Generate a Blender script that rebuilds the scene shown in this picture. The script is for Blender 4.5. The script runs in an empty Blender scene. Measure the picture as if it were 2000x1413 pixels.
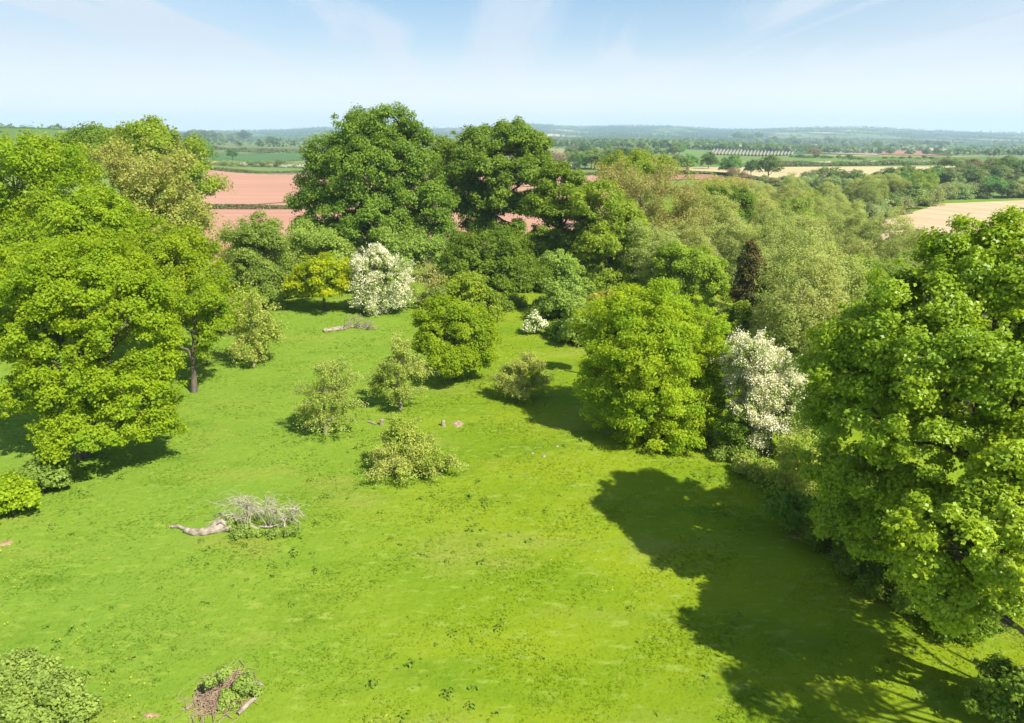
import bpy, math
import numpy as np
from math import radians as RAD

SC = bpy.context.scene
COL = SC.collection

# ------------------------------------------------------------------ camera
CAM_H = 18.0
PITCH = RAD(18.3)
FPX = 1333.0                       # focal length in pixels of a 2000 px wide frame
cam_d = bpy.data.cameras.new('camera')
cam_d.lens = 24.0
cam_d.sensor_width = 36.0
cam_d.clip_start = 0.5
cam_d.clip_end = 40000.0
cam = bpy.data.objects.new('camera', cam_d)
cam.location = (0, 0, CAM_H)
cam.rotation_euler = (RAD(90) - PITCH, 0, 0)
COL.objects.link(cam)
SC.camera = cam

# ------------------------------------------------------------------ sun, sky, exposure
SUN_EL = RAD(48)
SUN_AZ = RAD(132)                  # clockwise from the viewing direction: right and a little behind
sun_dir = np.array([math.sin(SUN_AZ) * math.cos(SUN_EL), math.cos(SUN_AZ) * math.cos(SUN_EL), math.sin(SUN_EL)])
sd = bpy.data.lights.new('sun', 'SUN')
sd.energy = 5.0
sd.angle = RAD(0.53)
sd.color = (1.0, 0.95, 0.86)
so = bpy.data.objects.new('sun', sd)
so.location = (60, -40, 80)
from mathutils import Vector
so.rotation_euler = Vector(sun_dir).to_track_quat('Z', 'Y').to_euler()
COL.objects.link(so)

SC.view_settings.view_transform = 'Standard'
SC.view_settings.look = 'None'
SC.view_settings.gamma = 1.0
SC.view_settings.exposure = 0.95
SC.render.engine = 'CYCLES'
cy = SC.cycles
cy.max_bounces = 8
cy.diffuse_bounces = 4
cy.glossy_bounces = 2
cy.transmission_bounces = 5
cy.transparent_max_bounces = 8
cy.volume_bounces = 1
cy.use_denoising = True
cy.sample_clamp_indirect = 4.0

world = bpy.data.worlds.new('World')
SC.world = world
world.use_nodes = True


def world_sky():
    nt = world.node_tree
    nt.nodes.clear()
    N, L = nt.nodes.new, nt.links.new
    out = N('ShaderNodeOutputWorld')
    bg = N('ShaderNodeBackground')
    bg.inputs['Strength'].default_value = 0.066
    sky = N('ShaderNodeTexSky')
    sky.sky_type = 'NISHITA'
    sky.sun_disc = False
    sky.sun_elevation = SUN_EL
    sky.sun_rotation = SUN_AZ
    sky.altitude = 100
    sky.air_density = 1.0
    sky.dust_density = 0.6
    sky.ozone_density = 1.5
    tc = N('ShaderNodeTexCoord')
    sep = N('ShaderNodeSeparateXYZ')
    L(tc.outputs['Generated'], sep.inputs[0])
    zz = N('ShaderNodeMath'); zz.operation = 'MAXIMUM'; zz.inputs[1].default_value = 0.0
    L(sep.outputs['Z'], zz.inputs[0])
    za = N('ShaderNodeMath'); za.operation = 'ADD'; za.inputs[1].default_value = 0.06
    L(zz.outputs[0], za.inputs[0])
    dv = N('ShaderNodeVectorMath'); dv.operation = 'DIVIDE'
    cb = N('ShaderNodeCombineXYZ')
    for k in range(3):
        L(za.outputs[0], cb.inputs[k])
    L(tc.outputs['Generated'], dv.inputs[0]); L(cb.outputs[0], dv.inputs[1])
    mp = N('ShaderNodeMapping')
    mp.inputs['Scale'].default_value = (0.95, 0.20, 0.0)
    mp.inputs['Rotation'].default_value = (0, 0, RAD(55))
    mp.inputs['Location'].default_value = (3.3, 1.2, 0)
    L(dv.outputs[0], mp.inputs[0])
    nz = N('ShaderNodeTexNoise')
    nz.inputs['Scale'].default_value = 1.3
    nz.inputs['Detail'].default_value = 7
    nz.inputs['Roughness'].default_value = 0.55
    nz.inputs['Distortion'].default_value = 0.7
    L(mp.outputs[0], nz.inputs['Vector'])
    cr = N('ShaderNodeMapRange'); cr.interpolation_type = 'SMOOTHSTEP'
    cr.inputs['From Min'].default_value = 0.46
    cr.inputs['From Max'].default_value = 0.60
    cr.inputs['To Max'].default_value = 0.62
    L(nz.outputs['Fac'], cr.inputs['Value'])
    # thin veil of cirrostratus, thickening towards the horizon
    vr = N('ShaderNodeMapRange'); vr.interpolation_type = 'SMOOTHSTEP'
    vr.inputs['From Min'].default_value = 0.0
    vr.inputs['From Max'].default_value = 0.27
    vr.inputs['To Min'].default_value = 0.74
    vr.inputs['To Max'].default_value = 0.0
    L(zz.outputs[0], vr.inputs['Value'])
    # more veil away from the middle of the view
    ax = N('ShaderNodeMath'); ax.operation = 'ABSOLUTE'
    xo = N('ShaderNodeMath'); xo.operation = 'SUBTRACT'; xo.inputs[1].default_value = 0.02
    L(sep.outputs['X'], xo.inputs[0]); L(xo.outputs[0], ax.inputs[0])
    ar = N('ShaderNodeMapRange'); ar.interpolation_type = 'SMOOTHSTEP'
    ar.inputs['From Min'].default_value = 0.12
    ar.inputs['From Max'].default_value = 0.62
    ar.inputs['To Max'].default_value = 0.34
    L(ax.outputs[0], ar.inputs['Value'])
    m1 = N('ShaderNodeMath'); m1.operation = 'ADD'
    L(vr.outputs[0], m1.inputs[0]); L(ar.outputs[0], m1.inputs[1])
    sc1 = N('ShaderNodeMath'); sc1.operation = 'MULTIPLY'; sc1.inputs[1].default_value = 0.8
    L(cr.outputs[0], sc1.inputs[0])
    m2 = N('ShaderNodeMath'); m2.operation = 'ADD'; m2.use_clamp = True
    L(m1.outputs[0], m2.inputs[0]); L(sc1.outputs[0], m2.inputs[1])
    mx = N('ShaderNodeMix'); mx.data_type = 'RGBA'
    L(m2.outputs[0], mx.inputs['Factor'])
    hs = N('ShaderNodeHueSaturation'); hs.inputs['Saturation'].default_value = 1.35; hs.inputs['Value'].default_value = 1.08
    L(sky.outputs[0], hs.inputs['Color']); L(hs.outputs[0], mx.inputs[6])
    mx.inputs[7].default_value = (5.5, 6.2, 7.15, 1)
    # the white band of sky low over the horizon
    hb = N('ShaderNodeMapRange'); hb.interpolation_type = 'SMOOTHSTEP'
    hb.inputs['From Min'].default_value = 0.0; hb.inputs['From Max'].default_value = 0.13
    hb.inputs['To Min'].default_value = 1.0; hb.inputs['To Max'].default_value = 0.0
    L(zz.outputs[0], hb.inputs['Value'])
    m4 = N('ShaderNodeMix'); m4.data_type = 'RGBA'
    L(hb.outputs[0], m4.inputs['Factor']); L(mx.outputs[2], m4.inputs[6]); m4.inputs[7].default_value = (9.6, 9.0, 8.2, 1)
    L(m4.outputs[2], bg.inputs['Color'])
    L(bg.outputs[0], out.inputs['Surface'])


world_sky()

# ------------------------------------------------------------------ terrain and projection
cP, sP = math.cos(PITCH), math.sin(PITCH)


def ss(a, b, x):
    t = np.clip((np.asarray(x, float) - a) / (b - a), 0, 1)
    return t * t * (3 - 2 * t)


def Zat(py, Y):
    """height of picture row py at forward distance Y"""
    dy = (706.5 - py) / FPX
    return CAM_H + Y * (dy * cP - sP) / (cP + dy * sP)


CREST_PX = [-200, 300, 450, 560, 630, 700, 830, 900, 960, 1040, 1130, 1210, 1310, 1420, 1500, 1560, 1680, 1720, 1800, 1900, 2000, 2300]
CREST_PY = [262, 259, 256.5, 253.5, 249.5, 252, 252, 250.5, 247, 242.5, 248.5, 246.5, 247, 253, 252, 250, 249.5, 251, 255.5, 258.5, 261, 262]
CREST_AZ = [math.degrees(math.atan((p - 1000) / FPX * 0.95)) for p in CREST_PX]


def base_height(x, y):
    r = np.hypot(x, y)
    az = np.degrees(np.arctan2(x, y))
    near = 1 - ss(80, 200, r)
    z = near * (0.14 * np.sin(x * 0.21 + 0.6) * np.cos(y * 0.17) + 0.10 * np.sin(x * 0.09 - y * 0.13) + 0.05 * np.sin(x * 0.6 + y * 0.3) * np.cos(y * 0.5))
    xb = np.interp(y, [0, 40, 60, 75, 120, 250, 400], [15, 14, 9, 6, 18, 52, 110])
    z = z - 7.0 * ss(3, 40, x - xb) * (1 - ss(240, 420, y)) * ss(-60, 5, y)
    z = z + 24 * ss(150, 650, r) * ss(19, 34, -az) * (1 - ss(90, 120, np.abs(az)))
    z = z - 14 * ss(500, 1700, r) * ss(8, 27, az) * (1 - ss(80, 120, np.abs(az)))
    return z


def T(x, y):
    x = np.asarray(x, float); y = np.asarray(y, float)
    z = base_height(x, y)
    r = np.hypot(x, y)
    az = np.degrees(np.arctan2(x, y))
    rr = 7000.0
    cpy = np.interp(az, CREST_AZ, CREST_PY)
    tot = Zat(cpy, rr * np.cos(np.radians(az)))
    tot = np.where(np.abs(az) > 50, 15.0, tot)
    b7 = base_height(rr * np.sin(np.radians(az)), rr * np.cos(np.radians(az)))
    roll = 4 * np.sin(x * 0.0021 + 1.0) * np.sin(y * 0.0026) * ss(2000, 4000, r)
    return z + (tot - b7) * ss(2300, rr, r) + roll * (1 - ss(6000, 7000, r))


_YS = np.exp(np.linspace(math.log(6), math.log(9000), 6000))


def G(px, py, lift=0.0):
    """picture point -> point on the ground (raised by lift)"""
    dx = (px - 1000) / FPX
    z = Zat(py, _YS)
    depth = _YS * cP + (CAM_H - z) * sP
    x = dx * depth
    hit = z <= T(x, _YS) + lift
    i = int(np.argmax(hit)) if hit.any() else len(_YS) - 1
    if i > 0 and hit.any():
        a, b = _YS[i - 1], _YS[i]
        for _ in range(20):
            m = 0.5 * (a + b)
            zm = Zat(py, m); xm = dx * (m * cP + (CAM_H - zm) * sP)
            if zm <= float(T(xm, m)) + lift:
                b = m
            else:
                a = m
        Y = b
    else:
        Y = _YS[i]
    zz = Zat(py, Y)
    xx = dx * (Y * cP + (CAM_H - zz) * sP)
    return np.array([xx, Y, float(T(xx, Y))])


def W(px, py, Y):
    """picture point at forward distance Y"""
    z = Zat(py, Y)
    return np.array([(px - 1000) / FPX * (Y * cP + (CAM_H - z) * sP), Y, z])


def ground_at(px, Y):
    z = 0.0
    for _ in range(6):
        x = (px - 1000) / FPX * (Y * cP + (CAM_H - z) * sP)
        z = float(T(x, Y))
    return np.array([x, Y, z])


def to_px(p):
    x, y, z = p
    d = y * cP + (CAM_H - z) * sP
    v = y * sP + (z - CAM_H) * cP
    return 1000 + FPX * x / d, 706.5 - FPX * v / d, d


# ------------------------------------------------------------------ mesh helpers
def mesh_from(name, parts, mats):
    """parts: list of (verts Nx3, faces Mxk, material index); one mesh"""
    nv = sum(len(p[0]) for p in parts)
    V = np.concatenate([np.asarray(p[0], np.float32).reshape(-1, 3) for p in parts]) if parts else np.zeros((0, 3), np.float32)
    loops, sizes, mi = [], [], []
    off = 0
    for v, f, m in parts:
        f = np.asarray(f, np.int32)
        loops.append((f + off).ravel())
        sizes.append(np.full(len(f), f.shape[1], np.int32))
        mi.append(np.full(len(f), m, np.int32))
        off += len(v)
    loops = np.concatenate(loops); sizes = np.concatenate(sizes); mi = np.concatenate(mi)
    me = bpy.data.meshes.new(name)
    me.vertices.add(nv)
    me.vertices.foreach_set('co', V.ravel())
    me.loops.add(len(loops))
    me.loops.foreach_set('vertex_index', loops)
    me.polygons.add(len(sizes))
    starts = np.concatenate([[0], np.cumsum(sizes)[:-1]]).astype(np.int32)
    me.polygons.foreach_set('loop_start', starts)
    for m in mats:
        me.materials.append(m)
    if len(mats) > 1:
        me.polygons.foreach_set('material_index', mi)
    me.update(calc_edges=True)
    return me


def smooth(me):
    me.polygons.foreach_set('use_smooth', np.ones(len(me.polygons), bool))
    me.update()


def link(name, me, parent=None, loc=None):
    o = bpy.data.objects.new(name, me)
    COL.objects.link(o)
    if parent is not None:
        o.parent = parent
    if loc is not None:
        o.location = [float(c) for c in loc]
    return o


def tag(o, label, cat=None, group=None, kind=None):
    o['label'] = label
    if cat: o['category'] = cat
    if group: o['group'] = group
    if kind: o['kind'] = kind
    return o


def empty(name, loc, label, cat, group=None):
    o = bpy.data.objects.new(name, None)
    o.empty_display_size = 0.3
    COL.objects.link(o)
    o.location = [float(c) for c in loc]
    return tag(o, label, cat, group)


def nrm(v):
    return v / np.maximum(np.linalg.norm(v, axis=-1, keepdims=True), 1e-9)


def leaf_quads(P, Nn, size, rng, asp=0.75, fold=0.16):
    n = len(P)
    Nn = nrm(Nn)
    a = nrm(rng.normal(size=(n, 3)))
    t = nrm(np.cross(Nn, a))
    b = np.cross(Nn, t)
    s = np.asarray(size).reshape(-1, 1)
    v = np.empty((n, 4, 3), np.float32)
    v[:, 0] = P - t * s * 0.5
    v[:, 1] = P + b * s * asp * 0.5 + Nn * s * fold
    v[:, 2] = P + t * s * 0.5
    v[:, 3] = P - b * s * asp * 0.5 + Nn * s * fold
    return v.reshape(-1, 3), np.arange(n * 4, dtype=np.int32).reshape(-1, 4)


def tubes(P, Rr, sides=6):
    """P (n,k,3) centre lines, Rr (n,k) radii"""
    P = np.asarray(P, float); Rr = np.asarray(Rr, float)
    n, k, _ = P.shape
    tan = nrm(np.gradient(P, axis=1))
    ref = np.where(np.abs(tan[:, :1, 2:3]) > 0.75, np.array([1.0, 0, 0]), np.array([0, 0, 1.0]))
    ref = np.broadcast_to(ref, tan.shape)
    u = nrm(np.cross(tan, ref))
    w = np.cross(tan, u)
    ang = np.linspace(0, 2 * math.pi, sides, endpoint=False)
    ring = P[:, :, None, :] + Rr[:, :, None, None] * (u[:, :, None, :] * np.cos(ang)[None, None, :, None] + w[:, :, None, :] * np.sin(ang)[None, None, :, None])
    V = ring.reshape(-1, 3)
    idx = np.arange(n * k * sides).reshape(n, k, sides)
    a = idx[:, :-1, :]; b = idx[:, 1:, :]
    F = np.stack([a, np.roll(a, -1, 2), np.roll(b, -1, 2), b], -1).reshape(-1, 4)
    return V, F.astype(np.int32)


def curves(A, B, rng, k=6, sag=0.12, wob=0.06):
    """bent polylines from A to B (n,3)"""
    A = np.asarray(A, float); B = np.asarray(B, float)
    n = len(A)
    L = np.linalg.norm(B - A, axis=1, keepdims=True)
    M = 0.5 * (A + B) + np.array([0, 0, 1.0]) * L * sag + rng.normal(size=(n, 3)) * L * 0.09
    t = np.linspace(0, 1, k)[None, :, None]
    P = (1 - t) ** 2 * A[:, None] + 2 * t * (1 - t) * M[:, None] + t * t * B[:, None]
    J = rng.normal(size=(n, k, 3)) * L[:, None] * wob * 0.35
    J[:, 0] = 0; J[:, -1] = 0
    return P + J


# ------------------------------------------------------------------ materials
def nodes_of(m):
    m.use_nodes = True
    nt = m.node_tree
    nt.nodes.clear()
    return nt, nt.nodes.new, nt.links.new


def leaf_mat(name, c1, c2, c3=None, trans=0.38, tint_scale=0.5, rough=0.5, spec=0.25, tcol=1.5, var=0.12, far=False):
    m = bpy.data.materials.new(name)
    nt, N, L = nodes_of(m)
    out = N('ShaderNodeOutputMaterial')
    geo = N('ShaderNodeNewGeometry')
    mix = N('ShaderNodeMix'); mix.data_type = 'RGBA'
    mix.inputs[6].default_value = (*c1, 1); mix.inputs[7].default_value = (*c2, 1)
    L(geo.outputs['Random Per Island'], mix.inputs['Factor'])
    col = mix.outputs[2]
    if c3 is not None:
        nz = N('ShaderNodeTexNoise')
        nz.inputs['Scale'].default_value = tint_scale
        nz.inputs['Detail'].default_value = 2
        L(geo.outputs['Position'], nz.inputs['Vector'])
        mr = N('ShaderNodeMapRange')
        mr.inputs['From Min'].default_value = 0.42; mr.inputs['From Max'].default_value = 0.66
        L(nz.outputs['Fac'], mr.inputs['Value'])
        m3 = N('ShaderNodeMix'); m3.data_type = 'RGBA'
        L(mr.outputs[0], m3.inputs['Factor'])
        L(col, m3.inputs[6]); m3.inputs[7].default_value = (*c3, 1)
        col = m3.outputs[2]
    oi = N('ShaderNodeObjectInfo')
    hv = N('ShaderNodeHueSaturation')
    v1 = N('ShaderNodeMapRange')
    v1.inputs['To Min'].default_value = 1 - var * 1.5; v1.inputs['To Max'].default_value = 1 + var * 1.5
    L(oi.outputs['Random'], v1.inputs['Value']); L(v1.outputs[0], hv.inputs['Value'])
    h1 = N('ShaderNodeMapRange')
    h1.inputs['To Min'].default_value = 0.5 - var * 0.12; h1.inputs['To Max'].default_value = 0.5 + var * 0.12
    fr = N('ShaderNodeMath'); fr.operation = 'FRACT'
    mu = N('ShaderNodeMath'); mu.operation = 'MULTIPLY'; mu.inputs[1].default_value = 7.31
    L(oi.outputs['Random'], mu.inputs[0]); L(mu.outputs[0], fr.inputs[0]); L(fr.outputs[0], h1.inputs['Value'])
    L(h1.outputs[0], hv.inputs['Hue'])
    L(col, hv.inputs['Color'])
    col = hv.outputs[0]
    bs = N('ShaderNodeBsdfPrincipled')
    bs.inputs['Roughness'].default_value = rough
    bs.inputs['Specular IOR Level'].default_value = spec
    L(col, bs.inputs['Base Color'])
    tr = N('ShaderNodeBsdfTranslucent')
    tm = N('ShaderNodeMix'); tm.data_type = 'RGBA'; tm.blend_type = 'MULTIPLY'
    tm.inputs['Factor'].default_value = 1.0
    L(col, tm.inputs[6]); tm.inputs[7].default_value = (tcol * 1.08, tcol, tcol * 0.6, 1)
    L(tm.outputs[2], tr.inputs['Color'])
    ms = N('ShaderNodeMixShader'); ms.inputs[0].default_value = trans
    L(bs.outputs[0], ms.inputs[1]); L(tr.outputs[0], ms.inputs[2])
    L(ms.outputs[0], out.inputs['Surface'])
    return m


def noise_mat(name, stops, scale=1.0, detail=4, rough=0.9, bump=0.0, bump_scale=8.0, stretch=(1, 1, 1), rot=0.0, spec=0.1):
    """stops: [(pos, colour)] over a noise in world position"""
    m = bpy.data.materials.new(name)
    nt, N, L = nodes_of(m)
    out = N('ShaderNodeOutputMaterial')
    bs = N('ShaderNodeBsdfPrincipled')
    bs.inputs['Roughness'].default_value = rough
    bs.inputs['Specular IOR Level'].default_value = spec
    geo = N('ShaderNodeNewGeometry')
    mp = N('ShaderNodeMapping'); mp.inputs['Scale'].default_value = stretch; mp.inputs['Rotation'].default_value = (0, 0, rot)
    L(geo.outputs['Position'], mp.inputs[0])
    nz = N('ShaderNodeTexNoise'); nz.inputs['Scale'].default_value = scale; nz.inputs['Detail'].default_value = detail
    nz.inputs['Roughness'].default_value = 0.6
    L(mp.outputs[0], nz.inputs['Vector'])
    rp = N('ShaderNodeValToRGB')
    while len(rp.color_ramp.elements) < len(stops):
        rp.color_ramp.elements.new(0.5)
    for e, (p, c) in zip(rp.color_ramp.elements, stops):
        e.position = p; e.color = (*c, 1)
    L(nz.outputs['Fac'], rp.inputs[0])
    L(rp.outputs[0], bs.inputs['Base Color'])
    if bump:
        n2 = N('ShaderNodeTexNoise'); n2.inputs['Scale'].default_value = bump_scale; n2.inputs['Detail'].default_value = 4
        L(mp.outputs[0], n2.inputs['Vector'])
        bp = N('ShaderNodeBump'); bp.inputs['Strength'].default_value = bump; bp.inputs['Distance'].default_value = 0.05
        L(n2.outputs['Fac'], bp.inputs['Height']); L(bp.outputs[0], bs.inputs['Normal'])
    L(bs.outputs[0], out.inputs['Surface'])
    return m


def grass_colour(N, L, pos):
    """meadow colour network shared by the turf and its tufts: large drifts of yellow, cool and dry grass"""
    def nz(scale, detail, lo, hi, stretch=None, seed=0.0):
        n = N('ShaderNodeTexNoise'); n.inputs['Scale'].default_value = scale; n.inputs['Detail'].default_value = detail
        mp = N('ShaderNodeMapping'); mp.inputs['Location'].default_value = (seed, seed * 0.7, 0)
        if stretch: mp.inputs['Scale'].default_value = stretch
        L(pos, mp.inputs[0]); L(mp.outputs[0], n.inputs['Vector'])
        r = N('ShaderNodeMapRange'); r.interpolation_type = 'SMOOTHSTEP'
        r.inputs['From Min'].default_value = lo; r.inputs['From Max'].default_value = hi
        L(n.outputs['Fac'], r.inputs['Value'])
        return r.outputs[0]

    def mix(a, b, f):
        m = N('ShaderNodeMix'); m.data_type = 'RGBA'
        L(f, m.inputs['Factor'])
        for s, v in ((6, a), (7, b)):
            if isinstance(v, tuple): m.inputs[s].default_value = (*v, 1)
            else: L(v, m.inputs[s])
        return m.outputs[2]
    c = mix((0.130, 0.202, 0.008), (0.177, 0.232, 0.010), nz(0.16, 4, 0.35, 0.65, (0.6, 1.4, 1)))
    # the left of the meadow is cooler and paler
    sx = N('ShaderNodeSeparateXYZ'); L(pos, sx.inputs[0])
    lx = N('ShaderNodeMapRange'); lx.interpolation_type = 'SMOOTHSTEP'
    lx.inputs['From Min'].default_value = 2.0; lx.inputs['From Max'].default_value = -16.0; lx.inputs['To Max'].default_value = 0.75
    L(sx.outputs[0], lx.inputs['Value'])
    c = mix(c, (0.142, 0.232, 0.028), lx.outputs[0])
    c = mix(c, (0.081, 0.154, 0.010), nz(0.35, 5, 0.52, 0.85, (0.5, 1.5, 1), 11.0))
    c = mix(c, (0.202, 0.232, 0.037), nz(0.22, 5, 0.53, 0.78, (0.6, 1.3, 1), 31.0))
    c = mix(c, (0.194, 0.262, 0.034), nz(2.2, 3, 0.52, 0.75, (0.6, 1.4, 1), 5.0))
    c = mix(c, (0.076, 0.142, 0.010), nz(3.1, 4, 0.62, 0.86, (0.5, 1.6, 1), 17.0))
    return c


def meadow_mat(name, tuft=False):
    m = bpy.data.materials.new(name)
    nt, N, L = nodes_of(m)
    out = N('ShaderNodeOutputMaterial')
    geo = N('ShaderNodeNewGeometry')
    c = grass_colour(N, L, geo.outputs['Position'])
    if tuft:
        hv = N('ShaderNodeHueSaturation')
        vr = N('ShaderNodeMapRange'); vr.inputs['To Min'].default_value = 1.0; vr.inputs['To Max'].default_value = 1.6
        L(geo.outputs['Random Per Island'], vr.inputs['Value']); L(vr.outputs[0], hv.inputs['Value']); L(c, hv.inputs['Color'])
        d = N('ShaderNodeBsdfDiffuse'); L(hv.outputs[0], d.inputs['Color'])
        t = N('ShaderNodeBsdfTranslucent'); L(hv.outputs[0], t.inputs['Color'])
        ms = N('ShaderNodeMixShader'); ms.inputs[0].default_value = 0.4
        L(d.outputs[0], ms.inputs[1]); L(t.outputs[0], ms.inputs[2])
        L(ms.outputs[0], out.inputs['Surface'])
        return m
    # distant patchwork of pasture, woodland and arable
    ln = N('ShaderNodeVectorMath'); ln.operation = 'LENGTH'
    L(geo.outputs['Position'], ln.inputs[0])
    fr = N('ShaderNodeMapRange'); fr.interpolation_type = 'SMOOTHSTEP'
    fr.inputs['From Min'].default_value = 100; fr.inputs['From Max'].default_value = 420
    L(ln.outputs['Value'], fr.inputs['Value'])
    mp = N('ShaderNodeMapping'); mp.inputs['Scale'].default_value = (1.0, 0.55, 0); mp.inputs['Rotation'].default_value = (0, 0, 0.35)
    L(geo.outputs['Position'], mp.inputs[0])
    vo = N('ShaderNodeTexVoronoi'); vo.inputs['Scale'].default_value = 0.0045
    L(mp.outputs[0], vo.inputs['Vector'])
    sc = N('ShaderNodeSeparateColor'); L(vo.outputs['Color'], sc.inputs[0])
    rp = N('ShaderNodeValToRGB'); rp.color_ramp.interpolation = 'CONSTANT'
    stops = [(0.0, (0.10, 0.16, 0.035)), (0.22, (0.13, 0.19, 0.05)), (0.40, (0.08, 0.14, 0.04)), (0.55, (0.16, 0.20, 0.07)), (0.70, (0.05, 0.09, 0.03)), (0.82, (0.24, 0.22, 0.11)), (0.90, (0.20, 0.12, 0.08)), (0.95, (0.34, 0.30, 0.06))]
    while len(rp.color_ramp.elements) < len(stops):
        rp.color_ramp.elements.new(0.5)
    for e, (p, cc) in zip(rp.color_ramp.elements, stops):
        e.position = p; e.color = (*cc, 1)
    L(sc.outputs[0], rp.inputs[0])
    # wooded slopes and moor further out
    n3 = N('ShaderNodeTexNoise'); n3.inputs['Scale'].default_value = 0.004; n3.inputs['Detail'].default_value = 7
    m3 = N('ShaderNodeMapping'); m3.inputs['Scale'].default_value = (1, 0.35, 1); L(geo.outputs['Position'], m3.inputs[0]); L(m3.outputs[0], n3.inputs['Vector'])
    w3 = N('ShaderNodeMapRange'); w3.inputs['From Min'].default_value = 0.44; w3.inputs['From Max'].default_value = 0.48
    L(n3.outputs['Fac'], w3.inputs['Value'])
    wm = N('ShaderNodeMix'); wm.data_type = 'RGBA'
    far = N('ShaderNodeMapRange'); far.inputs['From Min'].default_value = 1500; far.inputs['From Max'].default_value = 3000
    L(ln.outputs['Value'], far.inputs['Value'])
    wf = N('ShaderNodeMath'); wf.operation = 'MULTIPLY'; L(w3.outputs[0], wf.inputs[0]); L(far.outputs[0], wf.inputs[1])
    L(wf.outputs[0], wm.inputs['Factor'])
    L(rp.outputs[0], wm.inputs[6]); wm.inputs[7].default_value = (0.035, 0.062, 0.025, 1)
    mx = N('ShaderNodeMix'); mx.data_type = 'RGBA'
    L(fr.outputs[0], mx.inputs['Factor']); L(c, mx.inputs[6]); L(wm.outputs[2], mx.inputs[7])
    bs = N('ShaderNodeBsdfPrincipled')
    bs.inputs['Roughness'].default_value = 0.95; bs.inputs['Specular IOR Level'].default_value = 0.05
    L(mx.outputs[2], bs.inputs['Base Color'])
    nb = N('ShaderNodeTexNoise'); nb.inputs['Scale'].default_value = 3.0; nb.inputs['Detail'].default_value = 6
    L(geo.outputs['Position'], nb.inputs['Vector'])
    bp = N('ShaderNodeBump'); bp.inputs['Strength'].default_value = 0.5; bp.inputs['Distance'].default_value = 0.12
    L(nb.outputs['Fac'], bp.inputs['Height']); L(bp.outputs[0], bs.inputs['Normal'])
    L(bs.outputs[0], out.inputs['Surface'])
    return m


def row_mat(name, ca, cb, period, rot, soft=0.3, extra=None):
    """field with drilled or mown lines: two soil tones in rows across the field"""
    m = bpy.data.materials.new(name)
    nt, N, L = nodes_of(m)
    out = N('ShaderNodeOutputMaterial')
    bs = N('ShaderNodeBsdfPrincipled'); bs.inputs['Roughness'].default_value = 0.95; bs.inputs['Specular IOR Level'].default_value = 0.05
    geo = N('ShaderNodeNewGeometry')
    mp = N('ShaderNodeMapping'); mp.inputs['Rotation'].default_value = (0, 0, rot)
    L(geo.outputs['Position'], mp.inputs[0])
    wv = N('ShaderNodeTexNoise'); wv.inputs['Scale'].default_value = 1.0; wv.inputs['Detail'].default_value = 2
    m2 = N('ShaderNodeMapping'); m2.inputs['Scale'].default_value = (0.004, 1.0 / period, 0)
    L(mp.outputs[0], m2.inputs[0]); L(m2.outputs[0], wv.inputs['Vector'])
    n2 = N('ShaderNodeTexNoise'); n2.inputs['Scale'].default_value = 0.03; n2.inputs['Detail'].default_value = 5
    L(geo.outputs['Position'], n2.inputs['Vector'])
    ad = N('ShaderNodeMath'); ad.operation = 'MULTIPLY_ADD'; ad.inputs[1].default_value = 0.5; 
    L(n2.outputs['Fac'], ad.inputs[0]); L(wv.outputs['Fac'], ad.inputs[2])
    mr = N('ShaderNodeMapRange'); mr.inputs['From Min'].default_value = 0.60; mr.inputs['From Max'].default_value = 0.90
    L(ad.outputs[0], mr.inputs['Value'])
    mx = N('ShaderNodeMix'); mx.data_type = 'RGBA'
    mx.inputs[6].default_value = (*ca, 1); mx.inputs[7].default_value = (*cb, 1)
    L(mr.outputs[0], mx.inputs['Factor'])
    L(mx.outputs[2], bs.inputs['Base Color']); L(bs.outputs[0], out.inputs['Surface'])
    return m


M = {}
M['maple'] = leaf_mat('bright_maple_leaves', (0.240, 0.337, 0.008), (0.327, 0.418, 0.016), (0.204, 0.312, 0.010), trans=0.45, spec=0.15, var=0.04)
M['maple_deep'] = leaf_mat('deep_sycamore_leaves', (0.262, 0.379, 0.014), (0.377, 0.489, 0.029), (0.213, 0.332, 0.014), trans=0.42, spec=0.35, rough=0.45, var=0.04)
M['maple_round'] = leaf_mat('yellow_green_maple_leaves', (0.292, 0.410, 0.011), (0.384, 0.488, 0.025), (0.242, 0.388, 0.015), trans=0.45, spec=0.12, var=0.03)
M['oak'] = leaf_mat('oak_leaves', (0.152, 0.243, 0.019), (0.230, 0.322, 0.034), (0.132, 0.218, 0.021), trans=0.38, spec=0.15, var=0.05)
M['oak_dark'] = leaf_mat('dark_oak_leaves', (0.134, 0.218, 0.014), (0.204, 0.293, 0.022), (0.117, 0.191, 0.014), trans=0.36, spec=0.15, var=0.06)
M['lime'] = leaf_mat('lime_green_leaves', (0.239, 0.336, 0.019), (0.328, 0.414, 0.037), (0.206, 0.302, 0.025), trans=0.42, spec=0.15, var=0.05)
M['gold'] = leaf_mat('golden_leaves', (0.319, 0.371, 0.009), (0.397, 0.443, 0.013), (0.232, 0.330, 0.013), trans=0.45, spec=0.12, var=0.03)
M['olive'] = leaf_mat('olive_young_leaves', (0.306, 0.366, 0.055), (0.388, 0.426, 0.088), (0.350, 0.330, 0.094), trans=0.40, spec=0.12, var=0.04)
M['tan'] = leaf_mat('tan_opening_buds', (0.362, 0.342, 0.099), (0.438, 0.384, 0.138), (0.312, 0.342, 0.061), trans=0.35, spec=0.1, var=0.05)
M['willow'] = leaf_mat('grey_green_willow_leaves', (0.315, 0.366, 0.101), (0.406, 0.433, 0.139), (0.272, 0.337, 0.079), trans=0.42, tint_scale=0.12, spec=0.12, var=0.07)
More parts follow.
